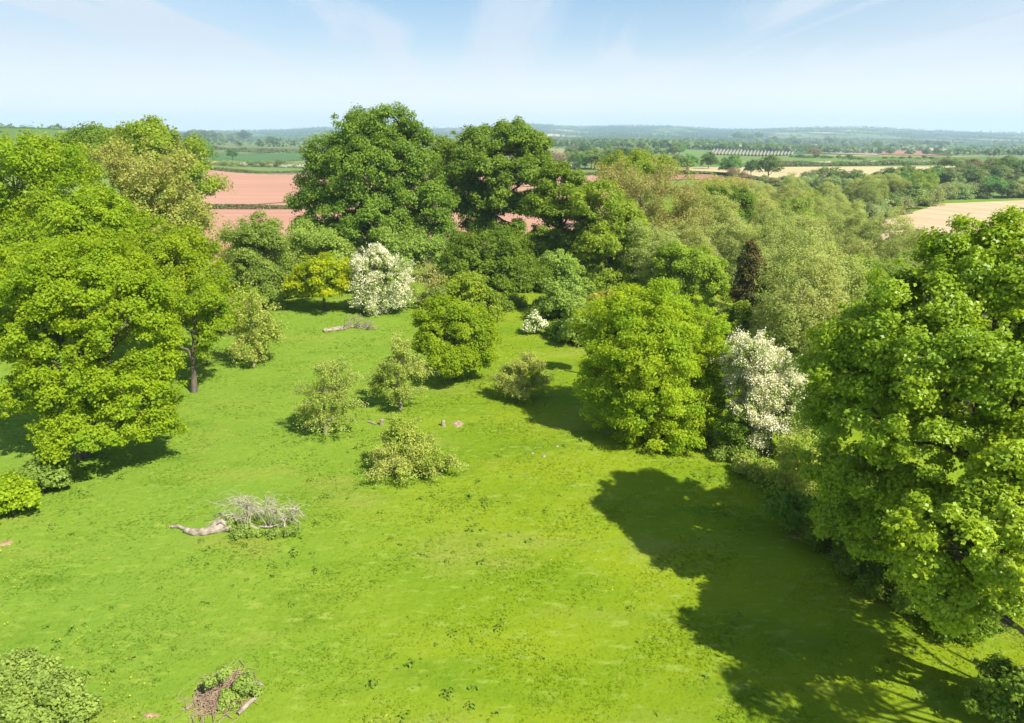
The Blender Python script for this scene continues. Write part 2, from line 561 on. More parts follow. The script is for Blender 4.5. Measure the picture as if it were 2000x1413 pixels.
M['sage'] = leaf_mat('sage_green_leaves', (0.235, 0.334, 0.049), (0.327, 0.417, 0.082), (0.207, 0.304, 0.044), trans=0.40, spec=0.12, var=0.06)
M['apple'] = leaf_mat('apple_leaves', (0.356, 0.419, 0.077), (0.473, 0.515, 0.129), (0.308, 0.399, 0.052), trans=0.40, spec=0.12, var=0.04)
M['conifer'] = leaf_mat('brown_green_needles', (0.105, 0.088, 0.022), (0.175, 0.130, 0.035), (0.085, 0.095, 0.020), trans=0.15, spec=0.1, var=0.03)
M['blossom'] = leaf_mat('white_blossom', (0.835, 0.808, 0.606), (0.949, 0.918, 0.748), (0.723, 0.729, 0.484), trans=0.35, tcol=1.0, spec=0.1, var=0.02)
M['farleaf'] = leaf_mat('distant_tree_leaves', (0.120, 0.212, 0.040), (0.194, 0.296, 0.064), (0.101, 0.186, 0.044), trans=0.35, var=0.22, tint_scale=0.05)
M['farpale'] = leaf_mat('distant_pale_leaves', (0.241, 0.305, 0.096), (0.305, 0.352, 0.137), (0.209, 0.274, 0.087), trans=0.38, var=0.2, tint_scale=0.05)
M['fartan'] = leaf_mat('distant_bare_twigs', (0.257, 0.216, 0.115), (0.311, 0.257, 0.149), None, trans=0.3, var=0.1)
M['farwhite'] = leaf_mat('distant_hawthorn_blossom', (0.62, 0.63, 0.50), (0.76, 0.76, 0.64), (0.34, 0.40, 0.20), trans=0.3, tcol=1.0, tint_scale=0.2)
M['hedge'] = leaf_mat('hedge_leaves', (0.108, 0.162, 0.038), (0.162, 0.216, 0.054), (0.162, 0.142, 0.061), trans=0.3, tint_scale=0.1)
M['nettle'] = leaf_mat('nettle_leaves', (0.239, 0.344, 0.055), (0.326, 0.419, 0.088), (0.217, 0.306, 0.061), trans=0.35, tint_scale=1.2, spec=0.12, var=0.03)
M['weed'] = leaf_mat('thistle_leaves', (0.150, 0.245, 0.022), (0.210, 0.310, 0.050), None, trans=0.4, spec=0.05, var=0.0)
M['orange'] = leaf_mat('orange_young_leaves', (0.324, 0.312, 0.037), (0.389, 0.397, 0.061), (0.259, 0.340, 0.037), trans=0.4)
M['bark'] = noise_mat('grey_brown_bark', [(0.3, (0.07, 0.055, 0.04)), (0.55, (0.14, 0.115, 0.085)), (0.75, (0.20, 0.175, 0.135))], scale=6, bump=0.6, bump_scale=14, stretch=(1, 1, 0.25))
M['bark_pale'] = noise_mat('pale_twig_bark', [(0.3, (0.20, 0.165, 0.115)), (0.7, (0.34, 0.29, 0.22))], scale=5, stretch=(1, 1, 0.3))
M['deadwood'] = noise_mat('weathered_deadwood', [(0.3, (0.156, 0.122, 0.089)), (0.5, (0.304, 0.250, 0.189)), (0.75, (0.423, 0.372, 0.304))], scale=5, bump=0.9, bump_scale=18, stretch=(0.5, 1, 1))
M['deadtwig'] = noise_mat('bleached_dead_twigs', [(0.3, (0.286, 0.241, 0.180)), (0.7, (0.494, 0.442, 0.330))], scale=3)
M['brushwood'] = noise_mat('pinkish_dead_brushwood', [(0.3, (0.20, 0.135, 0.09)), (0.7, (0.40, 0.29, 0.20))], scale=5)
M['soil'] = noise_mat('bare_pink_soil', [(0.35, (0.20, 0.19, 0.05)), (0.5, (0.30, 0.20, 0.12)), (0.7, (0.40, 0.28, 0.19))], scale=3.0, detail=6, bump=0.8, bump_scale=9)
M['buttercup'] = leaf_mat('buttercup_petals', (0.62, 0.52, 0.02), (0.75, 0.62, 0.03), None, trans=0.3, tcol=1.0)
M['meadow'] = meadow_mat('meadow_turf')
M['tuft'] = meadow_mat('meadow_grass_blades', True)
M['redsoil'] = row_mat('ploughed_red_soil', (0.350, 0.186, 0.125), (0.395, 0.224, 0.156), 4.0, RAD(-4))
M['redsoil_dark'] = row_mat('ploughed_brown_red_soil', (0.274, 0.129, 0.087), (0.327, 0.171, 0.118), 6.0, RAD(8))
M['mauve'] = row_mat('pale_mauve_tilled_soil', (0.274, 0.213, 0.175), (0.319, 0.251, 0.213), 8.0, RAD(5))
M['stubble'] = row_mat('cream_cereal_stubble', (0.380, 0.304, 0.152), (0.456, 0.372, 0.205), 3.0, RAD(15))
M['barley'] = row_mat('beige_mown_hay', (0.395, 0.296, 0.171), (0.471, 0.365, 0.228), 3.2, RAD(62))
M['pasture'] = row_mat('pale_green_pasture', (0.103, 0.141, 0.042), (0.141, 0.171, 0.065), 12.0, RAD(3))
M['pasture_blue'] = row_mat('blue_green_pasture', (0.061, 0.125, 0.042), (0.076, 0.144, 0.049), 14.0, RAD(3))
M['rape'] = row_mat('yellow_flowering_crop', (0.456, 0.342, 0.015), (0.517, 0.403, 0.030), 9.0, 0)
M['track'] = row_mat('dry_field_track', (0.228, 0.182, 0.091), (0.304, 0.236, 0.137), 5.0, 0)
M['verge'] = row_mat('bright_field_margin', (0.114, 0.198, 0.011), (0.152, 0.236, 0.023), 5.0, 0)
M['plaster'] = noise_mat('white_render', [(0.3, (0.55, 0.53, 0.48)), (0.7, (0.68, 0.66, 0.61))], scale=1)
M['slate'] = noise_mat('grey_slate', [(0.3, (0.14, 0.13, 0.13)), (0.7, (0.22, 0.20, 0.19))], scale=1)
M['cover'] = noise_mat('folded_polythene_cover', [(0.3, (0.20, 0.18, 0.14)), (0.7, (0.30, 0.27, 0.21))], scale=0.5)
M['dark'] = noise_mat('dark_glass', [(0.3, (0.02, 0.02, 0.02)), (0.7, (0.04, 0.04, 0.04))], scale=1)

# ------------------------------------------------------------------ ground
def build_ground():
    a_front = np.radians(np.arange(-50, 50.01, 0.25))
    a_back = np.radians(np.arange(52, 308, 4.0))
    A = np.concatenate([a_front, a_back])
    r = np.concatenate([[0.0], np.exp(np.linspace(math.log(2.0), math.log(10500), 330))])
    na, nr = len(A), len(r)
    X = r[:, None] * np.sin(A)[None]; Y = r[:, None] * np.cos(A)[None]
    Zz = T(X, Y)
    Zz[r > 7400] -= (r[r > 7400, None] - 7400) * 0.01
    V = np.stack([X, Y, Zz], -1).reshape(-1, 3)
    idx = np.arange(nr * na).reshape(nr, na)
    a, b = idx[:-1], idx[1:]
    F = np.stack([a, np.roll(a, -1, 1), np.roll(b, -1, 1), b], -1).reshape(-1, 4)[:, ::-1]
    me = mesh_from('ground', [(V, F, 0)], [M['meadow']])
    smooth(me)
    o = link('ground', me)
    tag(o, 'green meadow ground running out to distant hills', kind='structure')


build_ground()


def drape(name, corners, mat, label, lift=None, n=40, edge_px=0.0):
    """field sheet laid over the ground; corners: four (px,py) picture points, far-left, far-right, near-right, near-left"""
    c = [G(*p)[:2] for p in corners]
    u = np.linspace(0, 1, n); v = np.linspace(0, 1, n)
    U, Vv = np.meshgrid(u, v)
    P = ((1 - U)[..., None] * (1 - Vv)[..., None] * c[0] + U[..., None] * (1 - Vv)[..., None] * c[1] + U[..., None] * Vv[..., None] * c[2] + (1 - U)[..., None] * Vv[..., None] * c[3])
    x, y = P[..., 0], P[..., 1]
    d = np.hypot(x, y)
    z = T(x, y) + (0.02 + d * 0.0006 if lift is None else lift)
    Vt = np.stack([x, y, z], -1).reshape(-1, 3)
    idx = np.arange(n * n).reshape(n, n)
    F = np.stack([idx[:-1, :-1], idx[1:, :-1], idx[1:, 1:], idx[:-1, 1:]], -1).reshape(-1, 4)
    me = mesh_from(name, [(Vt, F, 0)], [mat])
    smooth(me)
    o = link(name, me)
    tag(o, label, kind='structure')
    return o


# fields, back to front
drape('hill_field', [(1500, 266), (1760, 268), (1760, 273), (1500, 272)], M['pasture'], 'pale pasture strip below the right hills')
drape('pasture_field', [(360, 274), (600, 279), (600, 293), (330, 289)], M['pasture'], 'pale green pasture in front of the left wood')
drape('green_field', [(420, 297), (620, 298), (620, 312), (380, 312)], M['pasture_blue'], 'blue green field behind the white hawthorn hedge')
drape('yellow_field', [(402, 316.0), (432, 316.0), (432, 320.5), (402, 320.5)], M['rape'], 'small yellow flowering field left of the hawthorns')
drape('stubble_field', [(1040, 262.0), (1105, 263), (1105, 268), (1040, 268)], M['stubble'], 'small pale field below the round hill')
drape('grass_field', [(1000, 322), (1100, 322), (1170, 331), (1000, 331)], M['pasture'], 'light green strip behind the dark oaks')
drape('mauve_field', [(1580, 288), (1705, 291), (1720, 305), (1560, 297)], M['mauve'], 'pale mauve tilled field on the right rise')
drape('brown_field', [(1722, 293.5), (1800, 296), (1850, 306), (1715, 303)], M['redsoil_dark'], 'brown red tilled field right of the mauve field')
drape('rise_pasture', [(1735, 287), (1830, 291), (1900, 298), (1800, 295)], M['stubble'], 'yellowish pasture strip above the brown red field')
drape('cream_field', [(1300, 328.5), (1900, 326), (1640, 357), (1290, 337)], M['stubble'], 'cream stubble field behind the five field oaks')
drape('margin_strip', [(398, 329), (1200, 340), (1200, 345), (398, 332.5)], M['pasture'], 'grassy margin above the far red field')
drape('red_field', [(398, 332), (1230, 344), (1230, 352), (390, 406)], M['redsoil'], 'far ploughed red field behind the trees')
drape('red_field', [(380, 408), (1230, 353), (1150, 480), (330, 520)], M['redsoil'], 'near ploughed red field behind the trees')
drape('brown_red_field', [(1290, 343), (1450, 346), (1480, 360), (1240, 356)], M['redsoil_dark'], 'darker ploughed field under the field oaks')
drape('field_margin', [(1625, 446), (1850, 393), (2150, 383), (1700, 480)], M['verge'], 'bright green margin of the beige hay field', lift=0.08)
drape('hay_field', [(1834, 399.5), (2150, 385.5), (2500, 540), (1575, 474)], M['barley'], 'beige mown hay field on the right slope', lift=0.22)

# ------------------------------------------------------------------ trees
def ball(n, rng):
    return nrm(rng.normal(size=(n, 3)))


def crown_points(lobes, n_leaves, cr, rng, flat=0.68, droop=0.25, cover=1.6, inner=0.28, low=-0.55, hollow=0.62):
    """lobes: (L,6) centre + radii. Returns leaf positions, normals and the clump centres with their lobe index"""
    lobes = np.asarray(lobes, float)
    cl, li = [], []
    for i, lb in enumerate(lobes):
        c, r = lb[:3], lb[3:]
        area = 4 * math.pi * ((r[0] * r[1]) ** 1.6 / 3 + (r[0] * r[2]) ** 1.6 / 3 + (r[1] * r[2]) ** 1.6 / 3) ** (1 / 1.6)
        n = max(5, int(cover * area / (math.pi * cr * cr)))
        d = ball(n * 2, rng)
        d = d[d[:, 2] > low + rng.random(len(d)) * 0.3][:n]
        ph = rng.normal(size=(4, 3)) * 2.2; p0 = rng.random(4) * 6.28
        f = 1 + 0.085 * np.sin(d @ ph.T + p0).sum(1)
        rad = np.where(rng.random(len(d)) < inner, 0.35 + 0.4 * rng.random(len(d)), 0.76 + 0.30 * rng.random(len(d)) ** 1.3) * f
        p = c + d * r * rad[:, None]
        keep = np.ones(len(p), bool)
        for j, ob in enumerate(lobes):
            if j != i:
                q = (p - ob[:3]) / ob[3:]
                keep &= ((q ** 2).sum(1) > hollow ** 2) | (rng.random(len(p)) < 0.10)
        cl.append(p[keep]); li.append(np.full(keep.sum(), i))
    cl = np.concatenate(cl); li = np.concatenate(li)
    nc = len(cl)
    size = cr * (0.35 + 1.0 * rng.random(nc) ** 1.6)
    w = size ** 2; w = w / w.sum()
    ci = rng.choice(nc, n_leaves, p=w)
    u = ball(n_leaves, rng) * (rng.random(n_leaves) ** 0.45 * (1 + 0.55 * (rng.random(n_leaves) < 0.22) * rng.random(n_leaves)))[:, None]
    off = u * size[ci][:, None] * np.array([1, 1, flat])
    rr = (u[:, 0] ** 2 + u[:, 1] ** 2)
    off[:, 2] -= droop * size[ci] * rr
    P = cl[ci] + off
    lc = lobes[li[ci]]
    outw = nrm((P - lc[:, :3]) / lc[:, 3:])
    Nn = np.array([0, 0, 0.55]) + outw * 0.60 + u * 0.40 + rng.normal(size=(n_leaves, 3)) * 0.60
    return P, Nn, cl, li


def skeleton(lobes, cl, li, rng, trunk_r, fork=0.3, lean=(0, 0), per_lobe=10, twigs=0, base_r=1.35, want_fine=False):
    """trunk, limbs to the lobes and branches to some clumps; local coordinates, base at origin"""
    lobes = np.asarray(lobes, float)
    parts = []
    fine = []
    top = lobes[np.argmax(lobes[:, 2] + 0.3 * lobes[:, 5])]
    cen = lobes[:, :3].mean(0)
    fz = max(0.5, fork * (top[2]))
    forkp = np.array([cen[0] * 0.25 + lean[0], cen[1] * 0.25 + lean[1], fz])
    lead_end = np.array([0.6 * top[0] + 0.4 * forkp[0], 0.6 * top[1] + 0.4 * forkp[1], top[2] - 0.1 * top[5]])
    tl = np.array([[0, 0, -0.35], [0.01, 0.02, fz * 0.12], forkp * 0.55, forkp, 0.55 * forkp + 0.45 * lead_end + rng.normal(size=3) * 0.15, lead_end])
    tr = trunk_r * np.array([base_r * 1.25, base_r, 1.0, 0.9, 0.5, 0.12])
    parts.append(tubes(tl[None], tr[None], 9))
    # limbs
    A, B, r0 = [], [], []
    for lb in lobes:
        t = rng.uniform(0.0, 0.45)
        st = forkp * (1 - t) + lead_end * t
        if st[2] > lb[2] - 0.2:
            st = forkp * 0.9
        A.append(st); B.append(lb[:3] + np.array([0, 0, 0.15 * lb[5]]))
        r0.append(trunk_r * (0.35 + 0.25 * rng.random()))
    lim = curves(A, B, rng, 7, sag=0.10, wob=0.10)
    rad = np.array(r0)[:, None] * np.linspace(1, 0.25, 7)[None]
    parts.append(tubes(lim, rad, 6))
    A, B, r1 = [], [], []
    for i in range(len(lobes)):
        idx = np.where(li == i)[0]
        if len(idx) == 0: continue
        idx = rng.choice(idx, min(per_lobe, len(idx)), replace=False)
        for k in idx:
            s = rng.integers(3, 7)
            A.append(lim[i, s]); B.append(cl[k]); r1.append(max(0.012, rad[i, s] * 0.55))
    if A:
        br = curves(A, B, rng, 6, sag=0.06, wob=0.12)
        rb = np.array(r1)[:, None] * np.linspace(1, 0.2, 6)[None]
        parts.append(tubes(br, rb, 5))
        fine.append(br[:, 2:].reshape(-1, 4, 3))
        if twigs:
            n = len(A) * twigs
            pick = rng.integers(0, len(A), n); s = rng.integers(2, 6, n)
            A2 = br[pick, s]
            ln = np.minimum(np.linalg.norm(np.array(B)[pick] - np.array(A)[pick], axis=1), 3.0) * rng.uniform(0.2, 0.5, n)
            d = nrm(nrm(np.array(B)[pick] - np.array(A)[pick]) + rng.normal(size=(n, 3)) * 0.55 + np.array([0, 0, 0.25]))
            B2 = A2 + d * ln[:, None]
            tw = curves(A2, B2, rng, 4, sag=0.03, wob=0.12)
            rt = np.maximum(0.010, rb[pick, s] * 0.6)[:, None] * np.linspace(1, 0.45, 4)[None]
            parts.append(tubes(tw, rt, 3))
            fine.append(tw)
    if want_fine:
        return [(v, f, 0) for v, f in parts], np.concatenate(fine)
    return [(v, f, 0) for v, f in parts]


TREES = []


def tree(name, label, cat, base, lobes_px, Y=None, leaf=0.16, n=30000, cr=0.8, mat='oak', seed=1, trunk=0.25, fork=0.3, asp=0.75,
         flat=0.68, droop=0.25, cover=1.6, inner=0.28, low=-0.55, hollow=0.62, bark='bark', per_lobe=9, twigs=0, group=None, lean=(0, 0),
         deep=0.95, blossom=None, along=0.0, spread=0.10, trunkless=False):
    """one tree: base = picture point of its foot (or px with Y given); lobes: (px, py, rx_px, ry_px, metres further away)"""
    rng = np.random.default_rng(seed)
    if Y is None:
        b = G(*base)
    else:
        b = ground_at(base[0] if isinstance(base, tuple) else base, Y)
    lobes = []
    for lb in lobes_px:
        px, py, rx, ry = lb[:4]
        dof = lb[4] if len(lb) > 4 else 0
        c = W(px, py, b[1] + dof)
        dep = c[1] * cP + (CAM_H - c[2]) * sP
        r = rx / FPX * dep
        rz = ry / FPX * dep * 1.02
        # keep the crown out of the soil
        zg = float(T(c[0], c[1])) + 0.15
        lobes.append([c[0] - b[0], c[1] - b[1], max(c[2], zg + rz * 0.55) - b[2], r, r * deep, rz])
    root = empty(name, b, label, cat, group)
    P, Nn, cl, li = crown_points(lobes, n, cr, rng, flat, droop, cover, inner, low, hollow)
    if not trunkless:
        sk, fine = skeleton(lobes, cl, li, rng, trunk, fork, lean, per_lobe, twigs, want_fine=True)
        if along:
            # loose crowns: most leaves sit along the twigs
            m = int(n * along)
            q = fine[rng.integers(0, len(fine), m)]
            t = rng.random(m) * 2.999
            k0 = t.astype(int); fr = (t - k0)[:, None]
            ar = np.arange(m)
            P = np.concatenate([q[ar, k0] * (1 - fr) + q[ar, k0 + 1] * fr + rng.normal(size=(m, 3)) * spread, P[:n - m]])
            Nn = np.concatenate([rng.normal(size=(m, 3)) + np.array([0, 0, .8]), Nn[:n - m]])
    ok = P[:, 2] + b[2] > T(P[:, 0] + b[0], P[:, 1] + b[1]) + 0.05
    P, Nn = P[ok], Nn[ok]
    sz = leaf * (0.45 + 1.1 * rng.random(len(P)) ** 1.3)
    v, f = leaf_quads(P, Nn, sz, rng, asp)
    link('crown', mesh_from('crown', [(v, f, 0)], [M[mat]]), root)
    if blossom:
        nb, bs, bm = blossom
        Pb, Nb, _, _ = crown_points(lobes, nb, cr, np.random.default_rng(seed), flat, droop, cover, inner * 0.3, low, hollow)
        if along:
            m = int(nb * 0.5)
            q = fine[rng.integers(0, len(fine), m)]
            t = rng.random(m) * 2.999
            k0 = t.astype(int); fr = (t - k0)[:, None]; ar = np.arange(m)
            Ps = q[ar, k0] * (1 - fr) + q[ar, k0 + 1] * fr + rng.normal(size=(m, 3)) * bs * 0.9
            Pb = np.concatenate([Ps, Pb[:nb - m]])
        Pb = Pb + nrm(Pb - np.mean(np.asarray(lobes)[:, :3], 0)) * 0.12 + np.array([0, 0, 0.06])
        ok = Pb[:, 2] + b[2] > T(Pb[:, 0] + b[0], Pb[:, 1] + b[1]) + 0.1
        v, f = leaf_quads(Pb[ok], Nb[ok], bs * (0.6 + 0.8 * rng.random(ok.sum())), rng, 0.9)
        link('blossom', mesh_from('blossom', [(v, f, 0)], [M[bm]]), root)
    if not trunkless:
        me = mesh_from('trunk', sk, [M[bark]])
        smooth(me)
        link('trunk', me, root)
    TREES.append((name, len(P)))
    return root


# --- left edge of the meadow
tree('field_maple', 'large bright green maple with low spreading branches at the left of the meadow', 'tree', (165, 890),
     [(170, 560, 130, 90, 2), (115, 650, 90, 96, 1), (250, 640, 90, 100, 0.5), (140, 745, 86, 74, -0.6), (245, 780, 90, 65, -1.2), (190, 835, 112, 48, -1.8),
      (60, 560, 90, 85, 3), (40, 670, 80, 85, 1.5), (80, 770, 60, 56, 0.4), (290, 830, 50, 40, -1.2), (300, 720, 45, 60, 0)],
     leaf=0.135, n=215000, cr=0.52, cover=1.6, inner=0.15, mat='maple', seed=11, trunk=0.34, fork=0.2, low=-0.4, flat=0.65)
tree('maple_tree', 'rounded bright green tree beside the fallen-limbed apple tree', 'tree', 340,
     [(330, 500, 90, 65, 0), (385, 555, 55, 55, -1), (300, 570, 80, 65, -2), (240, 510, 80, 60, 1), (405, 620, 40, 35, -2), (290, 630, 60, 36, -2)], Y=53,
     leaf=0.16, n=85000, cr=0.65, cover=2.0, mat='maple', seed=12, trunk=0.28)
tree('ash_tree', 'tall olive brown ash with opening leaves among the left trees', 'tree', 305,
     [(300, 340, 80, 65, 0), (350, 400, 60, 60, -1), (260, 400, 80, 70, -2), (320, 460, 85, 60, -2), (380, 440, 35, 45, 0), (215, 330, 50, 50, 1)], Y=76,
     leaf=0.22, n=38000, cr=1.0, mat='olive', seed=13, trunk=0.35, twigs=10, per_lobe=18, along=0.6, spread=0.28, bark='bark_pale', cover=1.1)
tree('oak_tree', 'dark green oak crowning the back of the left trees', 'tree', 300,
     [(290, 270, 50, 32, 0), (340, 300, 50, 45, -2), (380, 350, 35, 50, -2), (255, 280, 30, 28, 2), (330, 350, 60, 60, -1)], Y=94,
     leaf=0.28, n=32000, cr=1.4, mat='lime', seed=14, trunk=0.4)
tree('poplar_tree', 'pale green half-bare tree at the far left corner', 'tree', 50,
     [(40, 322, 85, 62, 0), (120, 335, 70, 60, 1), (0, 420, 90, 80, -2), (120, 420, 80, 75, -2), (60, 480, 100, 60, -3)], Y=66,
     leaf=0.22, n=70000, cr=1.1, mat='maple', seed=15, trunk=0.4, twigs=9, along=0.4, spread=0.3, per_lobe=14, bark='bark_pale', cover=1.3)
tree('oak_tree', 'small dark oak top between the two tall left trees', 'tree', 180,
     [(180, 265, 42, 22, 0), (150, 280, 35, 25, 2), (200, 300, 50, 35, -1)], Y=112,
     leaf=0.3, n=14000, cr=1.5, mat='oak', seed=16, trunk=0.35)
tree('lime_tree', 'yellow green tree between the maple and the ash', 'tree', 170,
     [(180, 440, 90, 60, 0), (110, 520, 90, 60, -2), (230, 470, 60, 60, 0), (20, 540, 80, 70, -2)], Y=58,
     leaf=0.2, n=60000, cr=0.75, cover=1.8, mat='maple', seed=17, trunk=0.3)
tree('apple_tree', 'old apple tree on a bare dark trunk with one limb reaching left', 'tree', (380, 766),
     [(335, 605, 46, 34, 0.6), (395, 590, 48, 36, 0), (330, 648, 24, 26, 0), (405, 640, 34, 30, 0.3), (440, 610, 30, 28, 1), (400, 690, 16, 20, 0)],
     leaf=0.14, n=17000, cr=0.5, mat='maple', seed=18, trunk=0.19, fork=0.30, per_lobe=8, cover=0.9, low=-0.8)
tree('apple_tree', 'wispy pale apple tree behind the bare-trunked apple tree', 'tree', (495, 715),
     [(495, 610, 38, 40, 0), (490, 660, 42, 38, 0), (530, 650, 30, 35, 0.6), (500, 690, 30, 22, 0), (470, 620, 25, 30, 0)],
     leaf=0.14, n=15000, cr=0.55, mat='apple', seed=19, trunk=0.12, twigs=9, per_lobe=16, along=0.85, spread=0.13, bark='bark_pale', cover=0.9, droop=0.6, low=-0.9)
tree('hazel_bush', 'yellow green bush in front of the red field gap', 'bush', (452, 655),
     [(440, 600, 45, 28, 0), (475, 590, 30, 30, 1), (420, 620, 30, 25, 0)],
     leaf=0.2, n=10000, cr=0.7, mat='maple', seed=20, trunk=0.1)
tree('willow_tree', 'loose grey green willow in front of the red field', 'tree', 510,
     [(510, 460, 38, 45, 0), (490, 520, 42, 50, -1), (535, 530, 35, 55, 0), (510, 570, 48, 35, -1), (470, 480, 25, 40, 1)], Y=74,
     leaf=0.17, n=80000, cr=0.9, mat='sage', seed=21, trunk=0.16, twigs=9, along=0.4, spread=0.22, per_lobe=12, cover=1.5, low=-0.8)
tree('hazel_tree', 'wispy bare hazel standing against the red field at left', 'tree', 455,
     [(455, 470, 32, 42, 0), (445, 520, 34, 40, 0), (475, 500, 28, 50, -1)], Y=80,
     leaf=0.18, n=6000, cr=0.9, mat='tan', seed=22, trunk=0.12, twigs=8, along=0.9, spread=0.2, per_lobe=14, cover=0.9, bark='bark_pale')
tree('ash_tree', 'fresh green young ash behind the golden maple', 'tree', 610,
     [(600, 470, 48, 40, 0), (640, 490, 42, 38, -1), (575, 520, 35, 45, -1), (610, 530, 60, 45, 0)], Y=80,
     leaf=0.19, n=46000, cr=1.1, mat='sage', seed=23, trunk=0.2, twigs=3)
tree('golden_maple', 'small golden yellow tree on a thin trunk beside the white hawthorn', 'tree', (636, 607),
     [(635, 525, 52, 30, 0), (600, 550, 36, 30, 0), (675, 550, 32, 28, 0), (630, 565, 50, 22, -0.6), (580, 570, 22, 22, 0)],
     leaf=0.22, n=16000, cr=0.8, mat='gold', seed=24, trunk=0.13, fork=0.35, flat=0.4)
tree('hawthorn_tree', 'white flowering hawthorn beside the golden tree', 'tree', (735, 610),
     [(730, 515, 42, 32, 0), (755, 550, 42, 42, 0), (715, 560, 28, 35, -0.5), (720, 592, 30, 18, -1), (775, 570, 24, 30, 0)],
     leaf=0.2, n=14000, cr=0.7, mat='sage', seed=25, trunk=0.15, twigs=8, per_lobe=14, along=0.5, spread=0.18, blossom=(46000, 0.115, 'blossom'), droop=0.5, low=-0.9)
tree('thorn_bush', 'bare grey twiggy bush right of the white hawthorn', 'bush', (835, 605),
     [(830, 550, 34, 45, 0), (800, 580, 25, 25, 0), (855, 560, 22, 35, 0)],
     leaf=0.16, n=2600, cr=0.8, mat='tan', seed=26, trunk=0.1, twigs=9, along=0.9, spread=0.2, per_lobe=16, bark='bark_pale')
tree('elder_bush', 'mid green bush under the big oak behind the grey thorn', 'bush', 800,
     [(790, 500, 40, 40, 0), (840, 500, 40, 45, 1), (760, 480, 30, 30, 1)], Y=86,
     leaf=0.24, n=14000, cr=1.0, mat='sage', seed=27, trunk=0.12, twigs=4)

# --- the big trees at the back of the meadow
tree('oak_tree', 'tallest dark green oak rising above the horizon', 'tree', 735,
     [(755, 255, 66, 48, 0), (700, 270, 64, 48, -1), (645, 325, 54, 56, -1), (715, 335, 84, 66, -4), (785, 320, 62, 58, -2), (640, 395, 54, 48, -2), (720, 415, 88, 58, -5),
      (815, 385, 62, 50, -3), (858, 385, 44, 52, 1), (602, 395, 40, 24, 0), (840, 445, 58, 44, -2), (690, 465, 66, 32, -4), (775, 465, 60, 38, -4), (640, 450, 46, 34, -2),
      (598, 440, 28, 18, 0), (820, 300, 36, 36, 0)], Y=104,
     leaf=0.27, n=210000, cr=1.25, mat='oak', seed=31, trunk=0.55, fork=0.22, low=-0.7, cover=1.7, hollow=0.6)
tree('oak_tree', 'smaller oak filling the gap between the two tallest oaks', 'tree', 865,
     [(865, 310, 35, 35, 0), (870, 355, 32, 32, 0)], Y=124,
     leaf=0.29, n=16000, cr=1.33, mat='oak', seed=32, trunk=0.3)
tree('oak_tree', 'second tallest oak with its forked trunk showing against the red field', 'tree', 962,
     [(985, 275, 66, 38, 0), (925, 295, 42, 42, 0), (1040, 295, 34, 40, 0), (950, 335, 58, 42, -2), (1020, 345, 44, 40, -2), (905, 365, 34, 34, 0), (965, 385, 48, 30, -1), (1005, 405, 26, 28, 0), (945, 430, 32, 28, 0), (905, 405, 26, 26, 0), (1050, 345, 28, 34, -1), (885, 335, 24, 30, 1), (1000, 450, 30, 26, -1), (955, 455, 34, 24, -1), (1035, 400, 26, 30, -1)], Y=106,
     leaf=0.28, n=150000, cr=1.2, mat='oak', seed=33, trunk=0.42, fork=0.42, low=-0.6, cover=2.0)
tree('holm_oak', 'dense dark oak below the forked trunk', 'tree', 965,
     [(970, 480, 55, 32, 0), (920, 500, 45, 40, 0), (1000, 530, 48, 45, -1), (940, 550, 50, 45, -1), (1010, 580, 38, 30, -2)], Y=84,
     leaf=0.21, n=73600, cr=0.94, mat='oak_dark', seed=34, trunk=0.4, low=-0.7)
tree('oak_tree', 'dark oak with a bare limb standing right of the forked trunk', 'tree', 1085,
     [(1095, 365, 48, 38, 0), (1060, 410, 40, 36, -1), (1120, 420, 50, 44, -1), (1080, 470, 55, 45, -2), (1050, 490, 35, 40, -1), (1140, 480, 40, 50, -1)], Y=92,
     leaf=0.24, n=83200, cr=1.05, mat='oak_dark', seed=35, trunk=0.45, low=-0.7)
tree('sycamore_tree', 'broad fresh green sycamore sloping down right of the dark oak', 'tree', 1190,
     [(1175, 400, 55, 40, 0), (1215, 445, 50, 50, 0), (1180, 490, 60, 55, -2), (1235, 510, 42, 55, -1), (1190, 550, 60, 40, -2)], Y=84,
     leaf=0.22, n=73600, cr=0.94, mat='lime', seed=36, trunk=0.4)
tree('ash_tree', 'large tan and olive ash with bare twigs before the red field', 'tree', 1280,
     [(1240, 375, 60, 45, 0), (1300, 375, 65, 50, -1), (1345, 420, 45, 50, -1), (1260, 430, 60, 45, -2), (1310, 455, 60, 40, -3), (1200, 350, 40, 35, 1)], Y=108,
     leaf=0.18, n=54400, cr=1.01, mat='tan', seed=37, trunk=0.5, twigs=12, along=0.85, spread=0.28, per_lobe=26, bark='bark_pale', cover=1.2)
tree('lime_tree', 'yellow green round tree top behind the tan ash', 'tree', 1255,
     [(1240, 325, 48, 26, 0), (1285, 335, 32, 26, 0), (1200, 335, 32, 24, 0)], Y=138,
     leaf=0.27, n=25600, cr=1.25, mat='lime', seed=38, trunk=0.3)
tree('holly_tree', 'dark green dense holly above the willow wood', 'tree', 1418,
     [(1400, 385, 36, 28, 0), (1435, 395, 36, 32, 0), (1415, 415, 45, 24, -1)], Y=122,
     leaf=0.26, n=25600, cr=1.09, mat='oak_dark', seed=39, trunk=0.3, low=-0.9)
tree('ash_tree', 'grey green narrow ash in front of the dark oak with the bare limb', 'tree', 1112,
     [(1090, 505, 24, 22, 0), (1105, 545, 40, 40, 0), (1125, 590, 38, 45, -1), (1095, 600, 36, 42, -1), (1120, 640, 45, 30, -2)], Y=70,
     leaf=0.18, n=48000, cr=0.70, mat='sage', seed=40, trunk=0.2)
